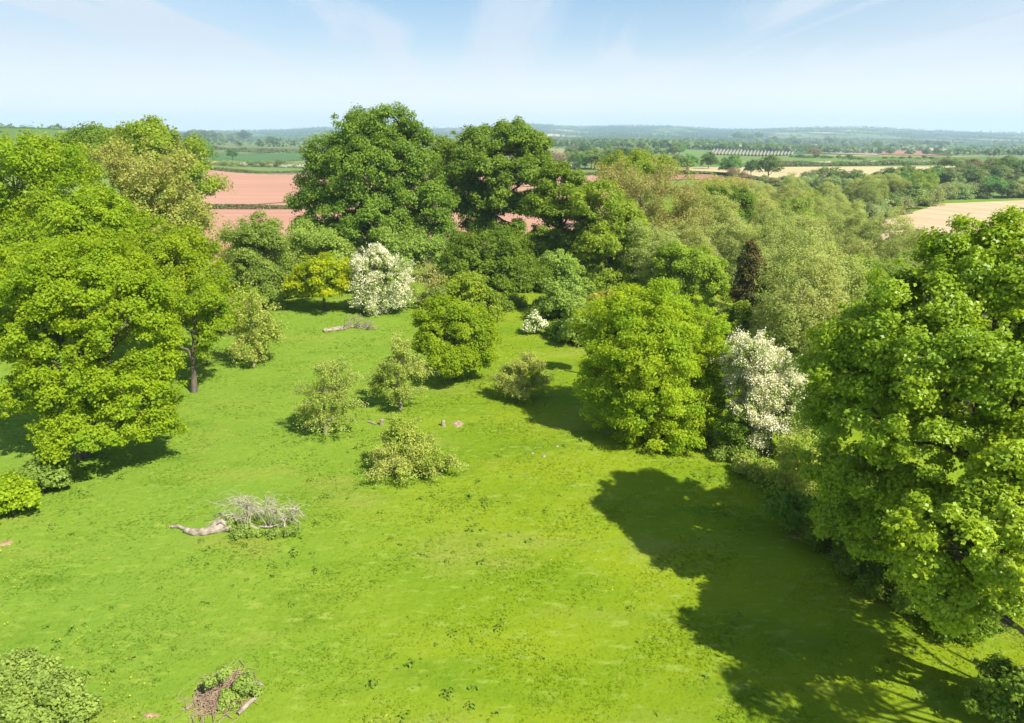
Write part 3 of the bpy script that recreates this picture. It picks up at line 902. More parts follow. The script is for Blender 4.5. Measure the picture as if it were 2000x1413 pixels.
tree('lime_tree', 'yellow green tree behind the big round maple', 'tree', 1350,
     [(1320, 510, 42, 40, 0), (1365, 525, 46, 48, 0), (1396, 570, 30, 42, -1), (1310, 560, 50, 40, 1)], Y=76,
     leaf=0.18, n=57600, cr=0.74, mat='lime', seed=41, trunk=0.25)
tree('spruce_tree', 'dark brown pointed conifer above the white hawthorn', 'tree', 1464,
     [(1464, 486, 11, 20, 0), (1463, 512, 22, 26, 0), (1464, 540, 31, 28, 0), (1465, 572, 37, 28, 0), (1466, 605, 38, 28, 0)], Y=61,
     leaf=0.13, n=44000, cr=0.34, mat='conifer', seed=42, trunk=0.16, droop=0.9, low=-0.95, fork=0.8, cover=2.4)
tree('ash_tree', 'soft green ash between the round maple and the conifer', 'tree', 1465,
     [(1446, 618, 36, 32, 0), (1478, 640, 48, 40, -1), (1510, 660, 40, 35, -1), (1440, 640, 35, 40, 0)], Y=57,
     leaf=0.16, n=48000, cr=0.66, mat='lime', seed=43, trunk=0.2, twigs=2)
tree('elm_bush', 'mid green bush at the left foot of the round maple', 'bush', (1140, 672),
     [(1140, 625, 38, 30, 0), (1120, 650, 30, 22, 0), (1165, 640, 30, 30, 0)],
     leaf=0.16, n=22400, cr=0.58, mat='sage', seed=44, trunk=0.1)
tree('maple_tree', 'orange tinged young maple peeping over the round maple', 'tree', 1185,
     [(1180, 590, 24, 20, 0), (1200, 600, 24, 20, 0)], Y=50,
     leaf=0.14, n=14400, cr=0.47, mat='orange', seed=45, trunk=0.12)

# --- trees standing in the meadow
tree('round_maple', 'big round yellow green maple reaching to the ground in the meadow', 'tree', (1285, 862),
     [(1270, 610, 88, 52, 2.8), (1200, 660, 68, 68, 2.8), (1345, 660, 68, 72, 2.8), (1275, 690, 98, 78, 0.6), (1185, 740, 54, 56, 1.8), (1370, 750, 54, 70, 1.8), (1270, 780, 98, 68, 0.0), (1350, 820, 66, 46, 0.4),
      (1215, 800, 62, 46, 0.8), (1290, 835, 74, 34, 0.0)],
     leaf=0.12, n=210000, cr=0.5, cover=2.2, mat='maple_round', seed=51, trunk=0.3, fork=0.15, low=-0.7, flat=0.65)
tree('field_maple', 'mid-sized bright green bushy tree in the middle of the meadow', 'tree', (882, 742),
     [(860, 620, 48, 42, 0.5), (915, 640, 48, 48, 0.5), (850, 670, 42, 45, 0), (920, 690, 42, 38, 0), (880, 700, 52, 38, -1), (945, 650, 28, 34, 0.6)],
     leaf=0.13, n=70000, cr=0.5, cover=2.0, mat='maple', seed=52, trunk=0.16, fork=0.2, low=-0.7)
tree('hawthorn_bush', 'light green bush tucked behind the mid-meadow bushy tree', 'bush', (925, 625),
     [(910, 560, 38, 32, 0), (940, 590, 36, 30, 0), (890, 590, 32, 28, 0), (960, 610, 22, 18, 0)],
     leaf=0.2, n=16000, cr=0.75, mat='lime', seed=53, trunk=0.12, low=-0.8)
tree('apple_tree', 'olive apple tree leaning against the mid-meadow bushy tree', 'tree', (782, 800),
     [(790, 690, 34, 28, 0), (800, 725, 38, 34, 0), (760, 730, 36, 32, 0), (790, 765, 40, 26, -0.5), (745, 755, 24, 22, 0)],
     leaf=0.088, n=22680, cr=0.5, mat='apple', seed=54, trunk=0.11, twigs=9, per_lobe=16, along=0.85, spread=0.10, bark='bark_pale', cover=1.0, droop=0.5, low=-0.8)
tree('apple_tree', 'pale wispy apple tree, the nearest to the dead bush', 'tree', (635, 848),
     [(640, 730, 34, 28, 0), (625, 765, 42, 38, 0), (660, 775, 36, 38, 0), (610, 805, 34, 30, 0), (650, 820, 40, 24, -0.4), (680, 750, 18, 26, 0)],
     leaf=0.084, n=20520, cr=0.48, mat='apple', seed=55, trunk=0.11, twigs=10, per_lobe=18, along=0.9, spread=0.11, bark='bark_pale', cover=0.95, droop=0.6, low=-0.8)
tree('apple_bush', 'sprawling low apple bush in the centre of the meadow', 'bush', (800, 922),
     [(790, 850, 38, 32, 0.4), (770, 885, 40, 32, 0), (820, 880, 44, 32, 0), (850, 900, 38, 24, -0.2), (745, 895, 18, 26, 0), (800, 905, 70, 18, -0.4), (775, 835, 22, 22, 0.4)],
     leaf=0.084, n=40500, cr=0.42, mat='apple', seed=56, trunk=0.08, fork=0.1, twigs=10, per_lobe=18, along=0.85, spread=0.10, bark='bark_pale', cover=1.1, low=-0.8)
tree('apple_bush', 'olive spreading bush left of the round maple shadow', 'bush', (1022, 778),
     [(1030, 715, 32, 22, 0), (1010, 740, 36, 26, 0), (1045, 740, 30, 28, 0), (985, 745, 24, 20, 0), (1020, 760, 40, 18, -0.3)],
     leaf=0.092, n=25650, cr=0.5, mat='apple', seed=57, trunk=0.09, fork=0.15, twigs=9, per_lobe=16, along=0.85, spread=0.10, bark='bark_pale', low=-0.8)
tree('hawthorn_bush', 'tiny white flowering hawthorn in the shade under the dark oaks', 'bush', (1045, 652),
     [(1042, 628, 14, 13, 0), (1055, 636, 11, 12, 0), (1036, 640, 11, 9, 0)],
     leaf=0.14, n=2600, cr=0.35, mat='sage', seed=58, trunk=0.05, blossom=(1300, 0.12, 'blossom'), low=-0.9)

# --- right edge
tree('hawthorn_tree', 'large white flowering hawthorn between the round maple and the sycamore', 'tree', (1500, 880),
     [(1465, 690, 42, 34, 0.5), (1490, 730, 52, 48, 0), (1530, 770, 46, 48, 0), (1470, 780, 42, 56, -0.5), (1555, 790, 32, 42, 0), (1510, 830, 50, 36, -0.6)],
     leaf=0.13, n=34000, cr=0.62, mat='sage', seed=61, trunk=0.16, twigs=9, per_lobe=16, along=0.5, spread=0.12, blossom=(90000, 0.075, 'blossom'), droop=0.7, low=-0.8, bark='bark')
tree('sycamore_tree', 'huge deep green sycamore filling the right side of the picture', 'tree', 1905,
     [(1905, 520, 100, 78, 2), (1810, 590, 110, 78, 2), (2010, 560, 110, 110, 1), (1715, 665, 105, 78, 2), (1660, 730, 80, 70, 2), (1830, 720, 120, 100, 0), (1960, 740, 120, 120, -1),
      (1700, 810, 105, 90, 1), (1830, 880, 120, 100, -1), (1990, 890, 100, 110, -1.5), (1665, 930, 78, 80, 1), (1780, 1000, 100, 90, -0.5), (1700, 1060, 80, 60, 0),
      (1650, 1020, 64, 54, 1), (2080, 700, 120, 200, 1), (2080, 950, 120, 150, 0)], Y=22.3,
     leaf=0.118, n=300000, cr=0.5, cover=1.45, inner=0.12, mat='maple_deep', seed=62, trunk=0.42, fork=0.25, low=-0.5, per_lobe=10, flat=0.65)
tree('sycamore_tree', 'nearer lower sycamore with lit outer sprays at the right edge below the huge one', 'tree', 2075,
     [(1880, 1065, 105, 82, 0), (1840, 1140, 78, 56, 0), (1950, 1000, 80, 70, 0), (2030, 1060, 100, 110, 0.5), (1940, 1165, 78, 50, -0.4), (2010, 1170, 60, 60, -0.3), (2090, 920, 110, 100, 0.5), (1985, 900, 60, 60, 0.8), (1800, 1080, 60, 60, 0.3)], Y=17.6,
     leaf=0.125, n=82000, cr=0.5, cover=1.2, inner=0.1, mat='maple_deep', seed=67, trunk=0.26, fork=0.3, low=-0.6, per_lobe=9, flat=0.65)
tree('sycamore_tree', 'sycamore outside the right edge throwing the dappled shade', 'tree', 2750,
     [(2600, 1000, 170, 120, 0), (2480, 1120, 110, 80, 0.6), (2730, 1100, 160, 100, -1), (2570, 1240, 130, 70, -1), (2800, 960, 150, 110, 0), (2430, 1040, 90, 60, 0.8), (2330, 1030, 90, 70, 4.0), (2420, 930, 110, 80, 3.6), (2360, 880, 80, 70, 4.5), (2285, 965, 80, 60, 5.7), (2350, 890, 100, 70, 6.2)], Y=12.2,
     leaf=0.17, n=9500, cr=0.7, mat='maple_deep', seed=63, trunk=0.25, fork=0.3, cover=0.55, inner=0.05)
tree('elder_bush', 'dull green bush under the left side of the sycamore', 'bush', (1565, 975),
     [(1550, 890, 42, 40, 0), (1590, 920, 50, 45, 0), (1540, 940, 40, 36, -0.4), (1600, 960, 40, 40, 0)],
     leaf=0.10, n=24000, cr=0.5, mat='apple', along=0.8, spread=0.14, per_lobe=16, seed=64, trunk=0.07, twigs=9)
tree('bramble_bush', 'low dark bramble on the bank at the edge of the shadow', 'bush', (1570, 1040),
     [(1560, 1000, 40, 30, 0), (1530, 985, 32, 26, 0.4), (1590, 1025, 36, 24, 0)],
     leaf=0.12, n=12000, cr=0.4, mat='oak', seed=65, trunk=0.05, twigs=4)
tree('elder_bush', 'shaded bush in the bottom right corner', 'bush', (1975, 1405),
     [(1970, 1330, 52, 42, 0), (2010, 1370, 60, 50, 0), (1935, 1370, 36, 36, 0)],
     leaf=0.11, n=12000, cr=0.38, mat='oak', seed=66, trunk=0.05, twigs=3)
# --- left foreground shrubs
tree('hawthorn_bush', 'light green shrub at the left foot of the big maple', 'bush', (85, 960),
     [(85, 922, 36, 25, 0.2), (60, 940, 30, 24, 0), (108, 935, 22, 24, 0)],
     leaf=0.14, n=16000, cr=0.42, mat='sage', seed=71, trunk=0.07, twigs=2)
tree('elder_bush', 'small yellow green shrub at the left edge of the meadow', 'bush', (28, 1005),
     [(20, 965, 36, 30, 0), (55, 960, 18, 24, 0), (0, 985, 30, 26, 0)],
     leaf=0.14, n=11000, cr=0.4, mat='maple_round', seed=72, trunk=0.07)
tree('nettle_clump', 'grey green nettle clump in the bottom left corner', 'plant', (95, 1405),
     [(30, 1300, 34, 15, 0.6), (75, 1318, 36, 17, 0.4), (120, 1345, 32, 19, 0), (150, 1385, 24, 21, -.2), (100, 1380, 40, 20, 0), (40, 1365, 40, 18, 0), (60, 1400, 40, 17, 0), (5, 1335, 26, 15, 0.2), (150, 1330, 14, 10, 0.2)],
     leaf=0.095, n=34000, cr=0.22, mat='nettle', seed=73, trunk=0.02, trunkless=True, flat=1.3, cover=2.6, hollow=0.3, low=-0.9)
# ------------------------------------------------------------------ undergrowth along the edge of the meadow
UNDER = [  # px of the middle, Y, half width px, top py, bottom py, material, label
    (570, 79, 40, 560, 612, 'oak', 'dark undergrowth bush left of the golden tree'),
    (690, 82, 40, 560, 606, 'oak_dark', 'dark bush behind the golden tree and the white hawthorn'),
    (860, 76, 34, 560, 612, 'sage', 'green bush beside the bare grey thorn'),
    (990, 74, 40, 575, 615, 'oak_dark', 'low dark bush at the foot of the dense oak'),
    (1065, 70, 36, 580, 640, 'oak_dark', 'dark bush in the shade beside the small white hawthorn'),
    (1100, 62, 32, 620, 668, 'oak', 'low shaded bush on the edge of the maple shadow'),
    (640, 92, 60, 500, 560, 'oak', 'green bush behind the golden tree'),
    (900, 92, 50, 500, 570, 'oak', 'green bush below the tallest oak'),
    (1050, 82, 40, 520, 600, 'oak_dark', 'dark leaning bush between the two dark oaks'),
    (1420, 58, 46, 600, 700, 'willow', 'grey green bush behind the right shoulder of the round maple'),
    (1590, 36.5, 60, 770, 905, 'oak', 'dark bush in the hedge bank between hawthorn and sycamore'),
    (1435, 36.8, 36, 790, 885, 'oak', 'dark bush in the hedge bank between the round maple and the hawthorn'),
    (1655, 31, 60, 880, 1000, 'oak_dark', 'dark undergrowth at the left foot of the sycamore'),
    (1690, 26, 70, 1010, 1150, 'oak_dark', 'dark undergrowth below the sycamore at the edge of its shadow'),
    (1560, 50, 40, 640, 740, 'willow', 'soft grey green bush behind the flowering hawthorn'),
    (1610, 42, 36, 720, 860, 'sage', 'grey green bush between hawthorn and sycamore'),
    (1440, 38.5, 28, 820, 880, 'oak', 'dark low bush between maple and hawthorn'),
    (540, 84, 40, 520, 590, 'sage', 'grey green bush under the loose willow'),
    (480, 78, 40, 560, 620, 'sage', 'soft green bush behind the wispy apple tree'),
]
for k, (px, Y, hw, t, bt, mat, lab) in enumerate(UNDER):
    r = np.random.default_rng(300 + k)
    hh = (bt - t) / 2
    lobes = [(px + r.uniform(-.35, .35) * hw, t + hh * r.uniform(0.55, 1.2), hw * r.uniform(.5, .75), hh * r.uniform(.5, .7), r.uniform(-.6, .6)) for _ in range(4)]
    lobes.append((px, bt - hh * .5, hw * .9, hh * .5, -.3))
    tree('undergrowth_bush', lab, 'bush', px, lobes, Y=Y, leaf=0.0024 * Y, n=11000, cr=0.009 * Y, mat=mat, seed=400 + k, trunk=0.06, low=-0.9, per_lobe=5)

BANK = [  # foot of each bramble on the bank at the right edge of the meadow
    (1432, 893, 40, 26, 'sage', 'pale bramble at the right foot of the round maple'),
    (1478, 930, 44, 28, 'apple', 'grey green bramble on the bank below the flowering hawthorn'),
    (1522, 968, 40, 30, 'oak', 'dark bramble on the bank left of the dull green bush'),
    (1618, 1072, 44, 32, 'oak_dark', 'dark bramble at the lower end of the bank'),
    (1680, 1118, 50, 34, 'oak', 'dark scrub under the left skirt of the sycamore'),
    (1745, 1160, 54, 36, 'oak_dark', 'shaded scrub under the middle of the sycamore'),
    (1815, 1200, 56, 36, 'oak', 'shaded scrub under the nearer sycamore'),
    (1895, 1242, 60, 38, 'oak_dark', 'shaded scrub by the bare path at the right edge'),
]
for k, (px, py, hw, ht, mat, lab) in enumerate(BANK):
    r = np.random.default_rng(800 + k)
    lobes = [(px + r.uniform(-.8, .8) * hw, py - ht * r.uniform(.35, .9), hw * r.uniform(.35, .6), ht * r.uniform(.3, .5), r.uniform(-.4, .5)) for _ in range(6)]
    tree('bramble_bush', lab, 'bush', (px, py), lobes, leaf=0.11, n=9000, cr=0.34, mat=mat, seed=820 + k, trunk=0.04, low=-0.9, per_lobe=8, twigs=4,
         along=0.4, spread=0.12, bark='bark_pale', flat=0.9)

# ------------------------------------------------------------------ valley wood and distant trees: a few kinds, copied
def proto_tree(name, kind_mat, n, leaf, cr, seed, shape, bark='bark', h=10.0, with_trunk=True, twigs=0, cover=1.3, droop=0.3):
    """a tree of height h at the origin -> list of (part name, mesh)"""
    rng = np.random.default_rng(seed)
    lobes = []
    if shape == 'round':
        w = h * 0.5
        lobes.append([0, 0, h * .62, w * .62, w * .62, h * .33])
        for k in range(6):
            a = k * 1.05 + rng.uniform(-.4, .4)
            q = w * rng.uniform(.42, .6)
            lobes.append([q * math.cos(a), q * math.sin(a), h * rng.uniform(.42, .68), w * rng.uniform(.36, .5), w * rng.uniform(.36, .5), h * rng.uniform(.18, .26)])
    elif shape == 'willow':
        w = h * 0.42
        lobes.append([0, 0, h * .66, w * .7, w * .7, h * .32])
        for k in range(6):
            a = k * 1.05 + rng.uniform(-.4, .4)
            q = w * rng.uniform(.4, .7)
            lobes.append([q * math.cos(a), q * math.sin(a), h * rng.uniform(.35, .74), w * rng.uniform(.38, .55), w * rng.uniform(.38, .55), h * rng.uniform(.2, .3)])
    elif shape == 'bush':
        for k in range(5):
            a = k * 1.26
            q = h * rng.uniform(.2, .5)
            lobes.append([q * math.cos(a), q * math.sin(a), h * rng.uniform(.35, .6), h * .45, h * .45, h * rng.uniform(.3, .42)])
    P, Nn, cl, li = crown_points(lobes, n, cr, rng, 0.6, droop, cover, 0.15, -0.8, 0.55)
    ok = P[:, 2] > 0.05
    P, Nn = P[ok], Nn[ok]
    if shape == 'willow':
        Nn = Nn + rng.normal(size=Nn.shape) * 0.4
    v, f = leaf_quads(P, Nn, leaf * (0.65 + 0.7 * rng.random(len(P))), rng, 0.7)
    crown = mesh_from('crown', [(v, f, 0)], [M[kind_mat]])
    tr = mesh_from('trunk', skeleton(lobes, cl, li, rng, 0.022 * h, 0.25, per_lobe=5, twigs=twigs), [M[bark]])
    smooth(tr)
    return [('crown', crown), ('trunk', tr)]


def single(parts, name):
    """crown and trunk in one mesh, for trees a few pixels high"""
    a, b = parts[0][1], parts[1][1]
    out = []
    mats = []
    for k, me in enumerate((a, b)):
        co = np.empty(len(me.vertices) * 3, np.float32); me.vertices.foreach_get('co', co)
        li = np.empty(len(me.loops), np.int32); me.loops.foreach_get('vertex_index', li)
        out.append((co.reshape(-1, 3), li.reshape(-1, 4), k)); mats.append(me.materials[0])
    return mesh_from(name, out, mats)


def put_parts(parts, name, loc, rz, s, label, cat, group, sxy=1.0):
    r = empty(name, loc, label, cat, group)
    r.rotation_euler = (0, 0, rz); r.scale = (s * sxy, s * sxy, s)
    for pn, me in parts:
        link(pn, me, r)
    return r


WILLOW = [proto_tree('willow', 'willow', 34000, 0.16, 0.7, 500 + k, 'willow', 'bark_pale', twigs=2, cover=2.0) for k in range(5)]
WLIME = [proto_tree('alder', 'lime', 18000, 0.2, 0.75, 520 + k, 'round') for k in range(2)]
WOLIVE = [proto_tree('alder', 'olive', 16000, 0.19, 0.75, 525 + k, 'willow', 'bark_pale', twigs=3) for k in range(2)]
WSAGE = [proto_tree('alder', 'sage', 20000, 0.19, 0.7, 530 + k, 'willow') for k in range(2)]


def valley_wood():
    rng = np.random.default_rng(77)
    pts = []
    tries = 0
    while tries < 6000:
        tries += 1
        y = rng.uniform(42, 265)
        xb = float(np.interp(y, [0, 40, 60, 75, 120, 250, 400], [15, 14, 9, 6, 18, 52, 110]))
        x = rng.uniform(xb + 9, 0.80 * y + 12)
        z = float(T(x, y))
        px, py, d = to_px((x, y, z + 9))
        if px > 2080: continue
        # the hay field and its margin stay open
        gx, gy, _ = to_px((x, y, z))
        if gx > 1560 and 383 < gy < 482 and gy > 456 - (gx - 1590) * 0.26: continue
        if gx < 1380 and y > 90: continue
        if y < 78 and px < 1540: continue
        if y < 190 and px > 1650 and py < np.interp(px, [1650, 1720, 1760, 1850, 2080], [425, 452, 452, 462, 475]): continue
        if y > 90 and 1290 < px < 1680 and py < np.interp(px, [1290, 1450, 1550, 1680], [378, 364, 362, 374]): continue
        # what stands behind the brow of the hay field is hidden by the big sycamore
        rmin = 6.6 + 0.008 * y
        if any((x - p[0]) ** 2 + (y - p[1]) ** 2 < rmin ** 2 for p in pts): continue
        pts.append((x, y, z, px, py))
    for x, y, z, px, py in pts:
        u = rng.random()
        h = rng.uniform(9.0, 13.0)
        rz = rng.uniform(0, 6.28)
        if y < 85:
            where = 'close behind the flowering hawthorn and sycamore' if px > 1500 else 'close behind the dark conifer'
        elif y < 140:
            where = 'in the middle of the valley wood'
        else:
            where = 'at the far end of the valley wood'
        if u < 0.72:
            put_parts(WILLOW[rng.integers(5)], 'willow_tree', (x, y, z - 0.1), rz, h / 10, 'feathery grey green willow ' + where, 'tree', 'grey green willows ' + where)
        elif u < 0.84:
            put_parts(WSAGE[rng.integers(2)], 'alder_tree', (x, y, z - 0.1), rz, h / 10, 'darker green alder among the willows ' + where, 'tree', 'dark green alders ' + where)
        elif u < 0.93:
            put_parts(WOLIVE[rng.integers(2)], 'ash_tree', (x, y, z - 0.1), rz, h / 10, 'olive half-leafed tree among the willows ' + where, 'tree', 'olive trees ' + where)
        else:
            put_parts(WLIME[rng.integers(2)], 'lime_tree', (x, y, z - 0.1), rz, h / 11, 'fresh green round tree among the willows ' + where, 'tree', 'fresh green trees ' + where)
    print('valley', len(pts))


valley_wood()

BELT = {
    'pale': [proto_tree('a', 'farpale', 5000, 0.42, 1.0, 600 + k, 'willow') for k in range(3)],
    'leaf': [proto_tree('a', 'farleaf', 5000, 0.42, 1.0, 610 + k, 'round') for k in range(4)],
    'tan': [proto_tree('a', 'fartan', 3500, 0.36, 1.0, 620 + k, 'round', 'bark_pale', twigs=3) for k in range(2)],
    'white': [proto_tree('a', 'farwhite', 2500, 0.7, 1.4, 630 + k, 'bush') for k in range(2)],
    'bush': [proto_tree('a', 'farleaf', 2500, 0.7, 1.5, 640 + k, 'bush') for k in range(2)],
    'palebush': [proto_tree('a', 'farpale', 2500, 0.7, 1.5, 645 + k, 'bush') for k in range(2)],
}
SMALL = {k: [single(p, 'tree') for p in v] for k, v in BELT.items()}
KNAME = {'pale': 'willow_tree', 'leaf': 'oak_tree', 'tan': 'ash_tree', 'white': 'hawthorn_bush', 'bush': 'field_bush', 'palebush': 'willow_bush'}
KCAT = {'pale': 'tree', 'leaf': 'tree', 'tan': 'tree', 'white': 'bush', 'bush': 'bush', 'palebush': 'bush'}
KLOOK = {'pale': 'pale grey green tree', 'leaf': 'dark green round tree', 'tan': 'brown bare-twigged tree', 'white': 'white flowering hawthorn', 'bush': 'dark green bush', 'palebush': 'pale green bush'}
frng = np.random.default_rng(5)


def far(px, py, hpx, kind, label, group=None, wide=1.0):
    b = G(px, py)
    dep = b[1] * cP + (CAM_H - b[2]) * sP
    h = hpx / FPX * dep
    full = hpx >= 26
    src = (BELT if full else SMALL)[kind]
    k = frng.integers(len(src))
    rz = frng.uniform(0, 6.28)
    s = h / (10.0 if kind not in ('white', 'bush', 'palebush') else 9.3)
    loc = (b[0], b[1], b[2] - (0.26 if kind == 'pale' and hpx > 36 else 0.14 if kind == 'pale' else 0.04) * h)
    if full:
        return put_parts(src[k], KNAME[kind], loc, rz, s, label, KCAT[kind], group, wide)
    o = link(KNAME[kind], src[k], None, loc)
    o.rotation_euler = (0, 0, rz); o.scale = (s * wide, s * wide, s)
    return tag(o, label, KCAT[kind], group)


def row(x0, y0, x1, y1, n, h0, h1, mix, where, wide=1.1):
    """n trees along a line of picture points; mix: {kind: share}"""
    kinds = list(mix); w = np.array([mix[k] for k in kinds], float); w /= w.sum()
    for k in range(n):
        t = (k + frng.uniform(.1, .9)) / n
        kd = kinds[frng.choice(len(kinds), p=w)]
        h = frng.uniform(h0, h1) * (0.75 if kd in ('white', 'bush', 'palebush') else 1)
        far(x0 + (x1 - x0) * t, y0 + (y1 - y0) * t + frng.uniform(-.6, .6), h, kd, KLOOK[kd] + ' ' + where, KLOOK[kd] + 's ' + where, wide)


# field oaks and other trees that stand alone
far(1342, 341, 42, 'leaf', 'leftmost of the round oaks on the cream field, standing on several stems', None, 1.15)
far(1383, 331, 36, 'leaf', 'dark round oak second from the left at the back edge of the cream field')
far(1425, 346, 46, 'leaf', 'olive topped oak in the middle of the cream field', None, 1.15)
far(1430, 350, 26, 'tan', 'brown bare shrub under the middle field oak', None, 1.2)
far(1466, 344, 34, 'leaf', 'slim oak left of the largest field oak')
far(1499, 352, 54, 'leaf', 'largest dark oak on the cream field')
far(1450, 352, 20, 'tan', 'brown bare shrub between two field oaks')
far(397, 320, 50, 'leaf', 'broad tree by the yellow field at the edge of the left trees', None, 1.1)
far(532, 285, 21, 'leaf', 'single dark round tree in the pale pasture', None, 1.2)
far(455, 313, 24, 'leaf', 'small tree at the left of the blue green field')
far(1121, 331, 14, 'white', 'round white hawthorn in front of the dark tree clump')
far(1580, 354, 22, 'palebush', 'green bush at the near end of the cream field')
far(1594, 352, 26, 'tan', 'grey bare tree at the near end of the cream field')
far(1618, 354, 28, 'bush', 'dark rounded bush at the near end of the cream field', None, 1.2)
far(1645, 355, 22, 'bush', 'dark bush beside the hay field gateway')
far(1673, 346, 15, 'bush', 'small round bush on the right end of the cream field')
far(1590, 309, 22, 'tan', 'brown bare tree left of the mauve field', None, 1.5)
far(1712, 297, 24, 'leaf', 'tall green tree between the mauve and brown red fields')
far(1905, 352, 44, 'tan', 'brown topped tree in the right belt of trees', None, 1.3)
far(1965, 338, 36, 'leaf', 'dark green tree at the right edge above the belt', None, 1.2)
far(1992, 345, 34, 'leaf', 'dark green tree cut by the right edge of the picture', None, 1.2)
far(1085, 330, 40, 'tan', 'brownish tree right of the second tallest oak')
far(8, 236, 18, 'leaf', 'lone tree on the skyline at the far left')
far(54, 240, 20, 'leaf', 'dark tree on the left skyline')
# hedgerow trees
row(362, 277, 486, 276, 15, 17, 25, {'leaf': 4, 'pale': 1}, 'of the wood on the left horizon')
row(2, 246, 270, 257, 22, 8, 18, {'leaf': 3, 'pale': 2, 'bush': 2}, 'on the left hillside', 1.2)
row(120, 243, 330, 252, 10, 9, 16, {'leaf': 3, 'pale': 2}, 'on the crest of the left hill', 1.2)
row(404, 324, 600, 328, 13, 10, 20, {'palebush': 3, 'bush': 2, 'pale': 2}, 'in the hedge above the red field', 1.3)
row(470, 325, 600, 329, 12, 8, 13, {'white': 1}, 'in the hedge above the red field', 1.4)
row(470, 296, 600, 298, 14, 6, 10, {'bush': 1}, 'along the hedge in the pasture', 1.5)
row(560, 283, 640, 283, 5, 8, 16, {'leaf': 1, 'pale': 1}, 'beside the single round tree', 1.2)
row(815, 285, 900, 292, 8, 12, 18, {'leaf': 1, 'pale': 1}, 'seen between the two tallest oaks', 1.2)
row(1125, 331, 1215, 332, 8, 38, 48, {'leaf': 4, 'pale': 1}, 'of the clump behind the white hawthorn')
row(1060, 318, 1130, 320, 5, 20, 30, {'leaf': 1, 'pale': 1}, 'behind the second tallest oak')
row(1110, 302, 1330, 303, 22, 14, 24, {'leaf': 3, 'pale': 3, 'palebush': 1}, 'in the near wooded vale', 1.25)
row(1100, 287, 1390, 285, 20, 9, 16, {'leaf': 3, 'pale': 2, 'tan': 1}, 'in the far wooded vale', 1.3)
row(1190, 317, 1335, 320, 10, 14, 24, {'leaf': 3, 'pale': 2, 'white': 1}, 'behind the yellow green tree top', 1.2)
row(1330, 284, 1500, 281, 16, 8, 14, {'leaf': 3, 'pale': 2}, 'above the pale crop rows', 1.3)
row(1436, 276, 1486, 276, 5, 14, 20, {'leaf': 1}, 'of the dark clump on the right horizon', 1.2)
row(1500, 284, 1665, 287, 20, 11, 20, {'leaf': 4, 'pale': 1}, 'around the hillside houses', 1.2)
row(1650, 291, 1760, 293, 10, 9, 16, {'leaf': 3, 'pale': 1}, 'above the mauve field', 1.2)
row(1755, 285, 1850, 288, 14, 11, 15, {'leaf': 1}, 'of the dark plantation', 1.1)
row(1850, 302, 2000, 304, 14, 8, 14, {'leaf': 2, 'pale': 1, 'bush': 1}, 'in the blue distance at right', 1.3)
row(1540, 308, 1690, 313, 15, 6, 11, {'palebush': 2, 'bush': 2, 'pale': 1, 'leaf': 1}, 'below the mauve field', 1.4)
row(1720, 310, 1900, 314, 14, 5, 9, {'palebush': 2, 'bush': 2, 'leaf': 1}, 'below the brown red field', 1.4)
row(1380, 322, 1540, 320, 12, 7, 12, {'palebush': 2, 'bush': 2, 'white': 1}, 'below the pale crop rows', 1.4)
row(1525, 325, 1900, 320, 34, 9, 13, {'bush': 2, 'white': 3}, 'in the long hawthorn hedge', 1.6)
row(1640, 376, 2010, 356, 22, 40, 52, {'pale': 3, 'leaf': 2}, 'in the back belt of trees', 1.15)
row(1530, 404, 1850, 393, 18, 44, 58, {'pale': 4, 'leaf': 1}, 'in the front belt above the hay field', 1.1)
row(1600, 461, 1808, 402, 15, 50, 62, {'pale': 4, 'leaf': 1}, 'left of the hay field', 1.15)
row(1835, 389, 2015, 386, 10, 40, 52, {'pale': 3, 'leaf': 1}, 'behind the hay field', 1.15)
row(1500, 372, 1640, 372, 9, 26, 40, {'pale': 3, 'palebush': 1}, 'below the cream field', 1.2)
row(1840, 330, 1960, 330, 8, 18, 30, {'pale': 2, 'leaf': 1}, 'behind the back belt', 1.2)


def hedge(pts, h, w, mat, label, leaf, n, seed):
    """clipped field hedge along picture points on the ground"""
    rng = np.random.default_rng(seed)
    g = np.array([G(*p) for p in pts])
    seg = np.linalg.norm(np.diff(g[:, :2], axis=0), axis=1)
    cum = np.concatenate([[0], np.cumsum(seg)])
    t = rng.random(n) * cum[-1]
    x = np.interp(t, cum, g[:, 0]); y = np.interp(t, cum, g[:, 1])
    k = np.clip(np.searchsorted(cum, t) - 1, 0, len(seg) - 1)
    dx = (g[k + 1, :2] - g[k, :2]) / seg[k][:, None]
    nx = np.stack([-dx[:, 1], dx[:, 0]], 1)
    hh = h * (0.85 + 0.3 * np.sin(t * 0.13) * np.sin(t * 0.041 + 1))
    a = rng.random(n) * math.pi
    rr = rng.random(n) ** 0.35
    off = np.cos(a) * w * 0.5 * rr
    X = x + nx[:, 0] * off; Y = y + nx[:, 1] * off
    Z = T(X, Y) + hh * (0.15 + 0.85 * np.abs(np.sin(a)) ** 0.6 * rr)
    c = np.array([g[0][0], g[0][1], g[0][2]])
    P = np.stack([X, Y, Z], 1) - c
    Nn = np.stack([nx[:, 0] * np.cos(a), nx[:, 1] * np.cos(a), np.sin(a) + .3], 1) + rng.normal(size=(n, 3)) * 0.4
    v, f = leaf_quads(P, Nn, leaf * (0.6 + 0.8 * rng.random(n)), rng, 0.8)
    o = link('field_hedge', mesh_from('field_hedge', [(v, f, 0)], [M[mat]]), None, c)
    tag(o, label, 'hedge')


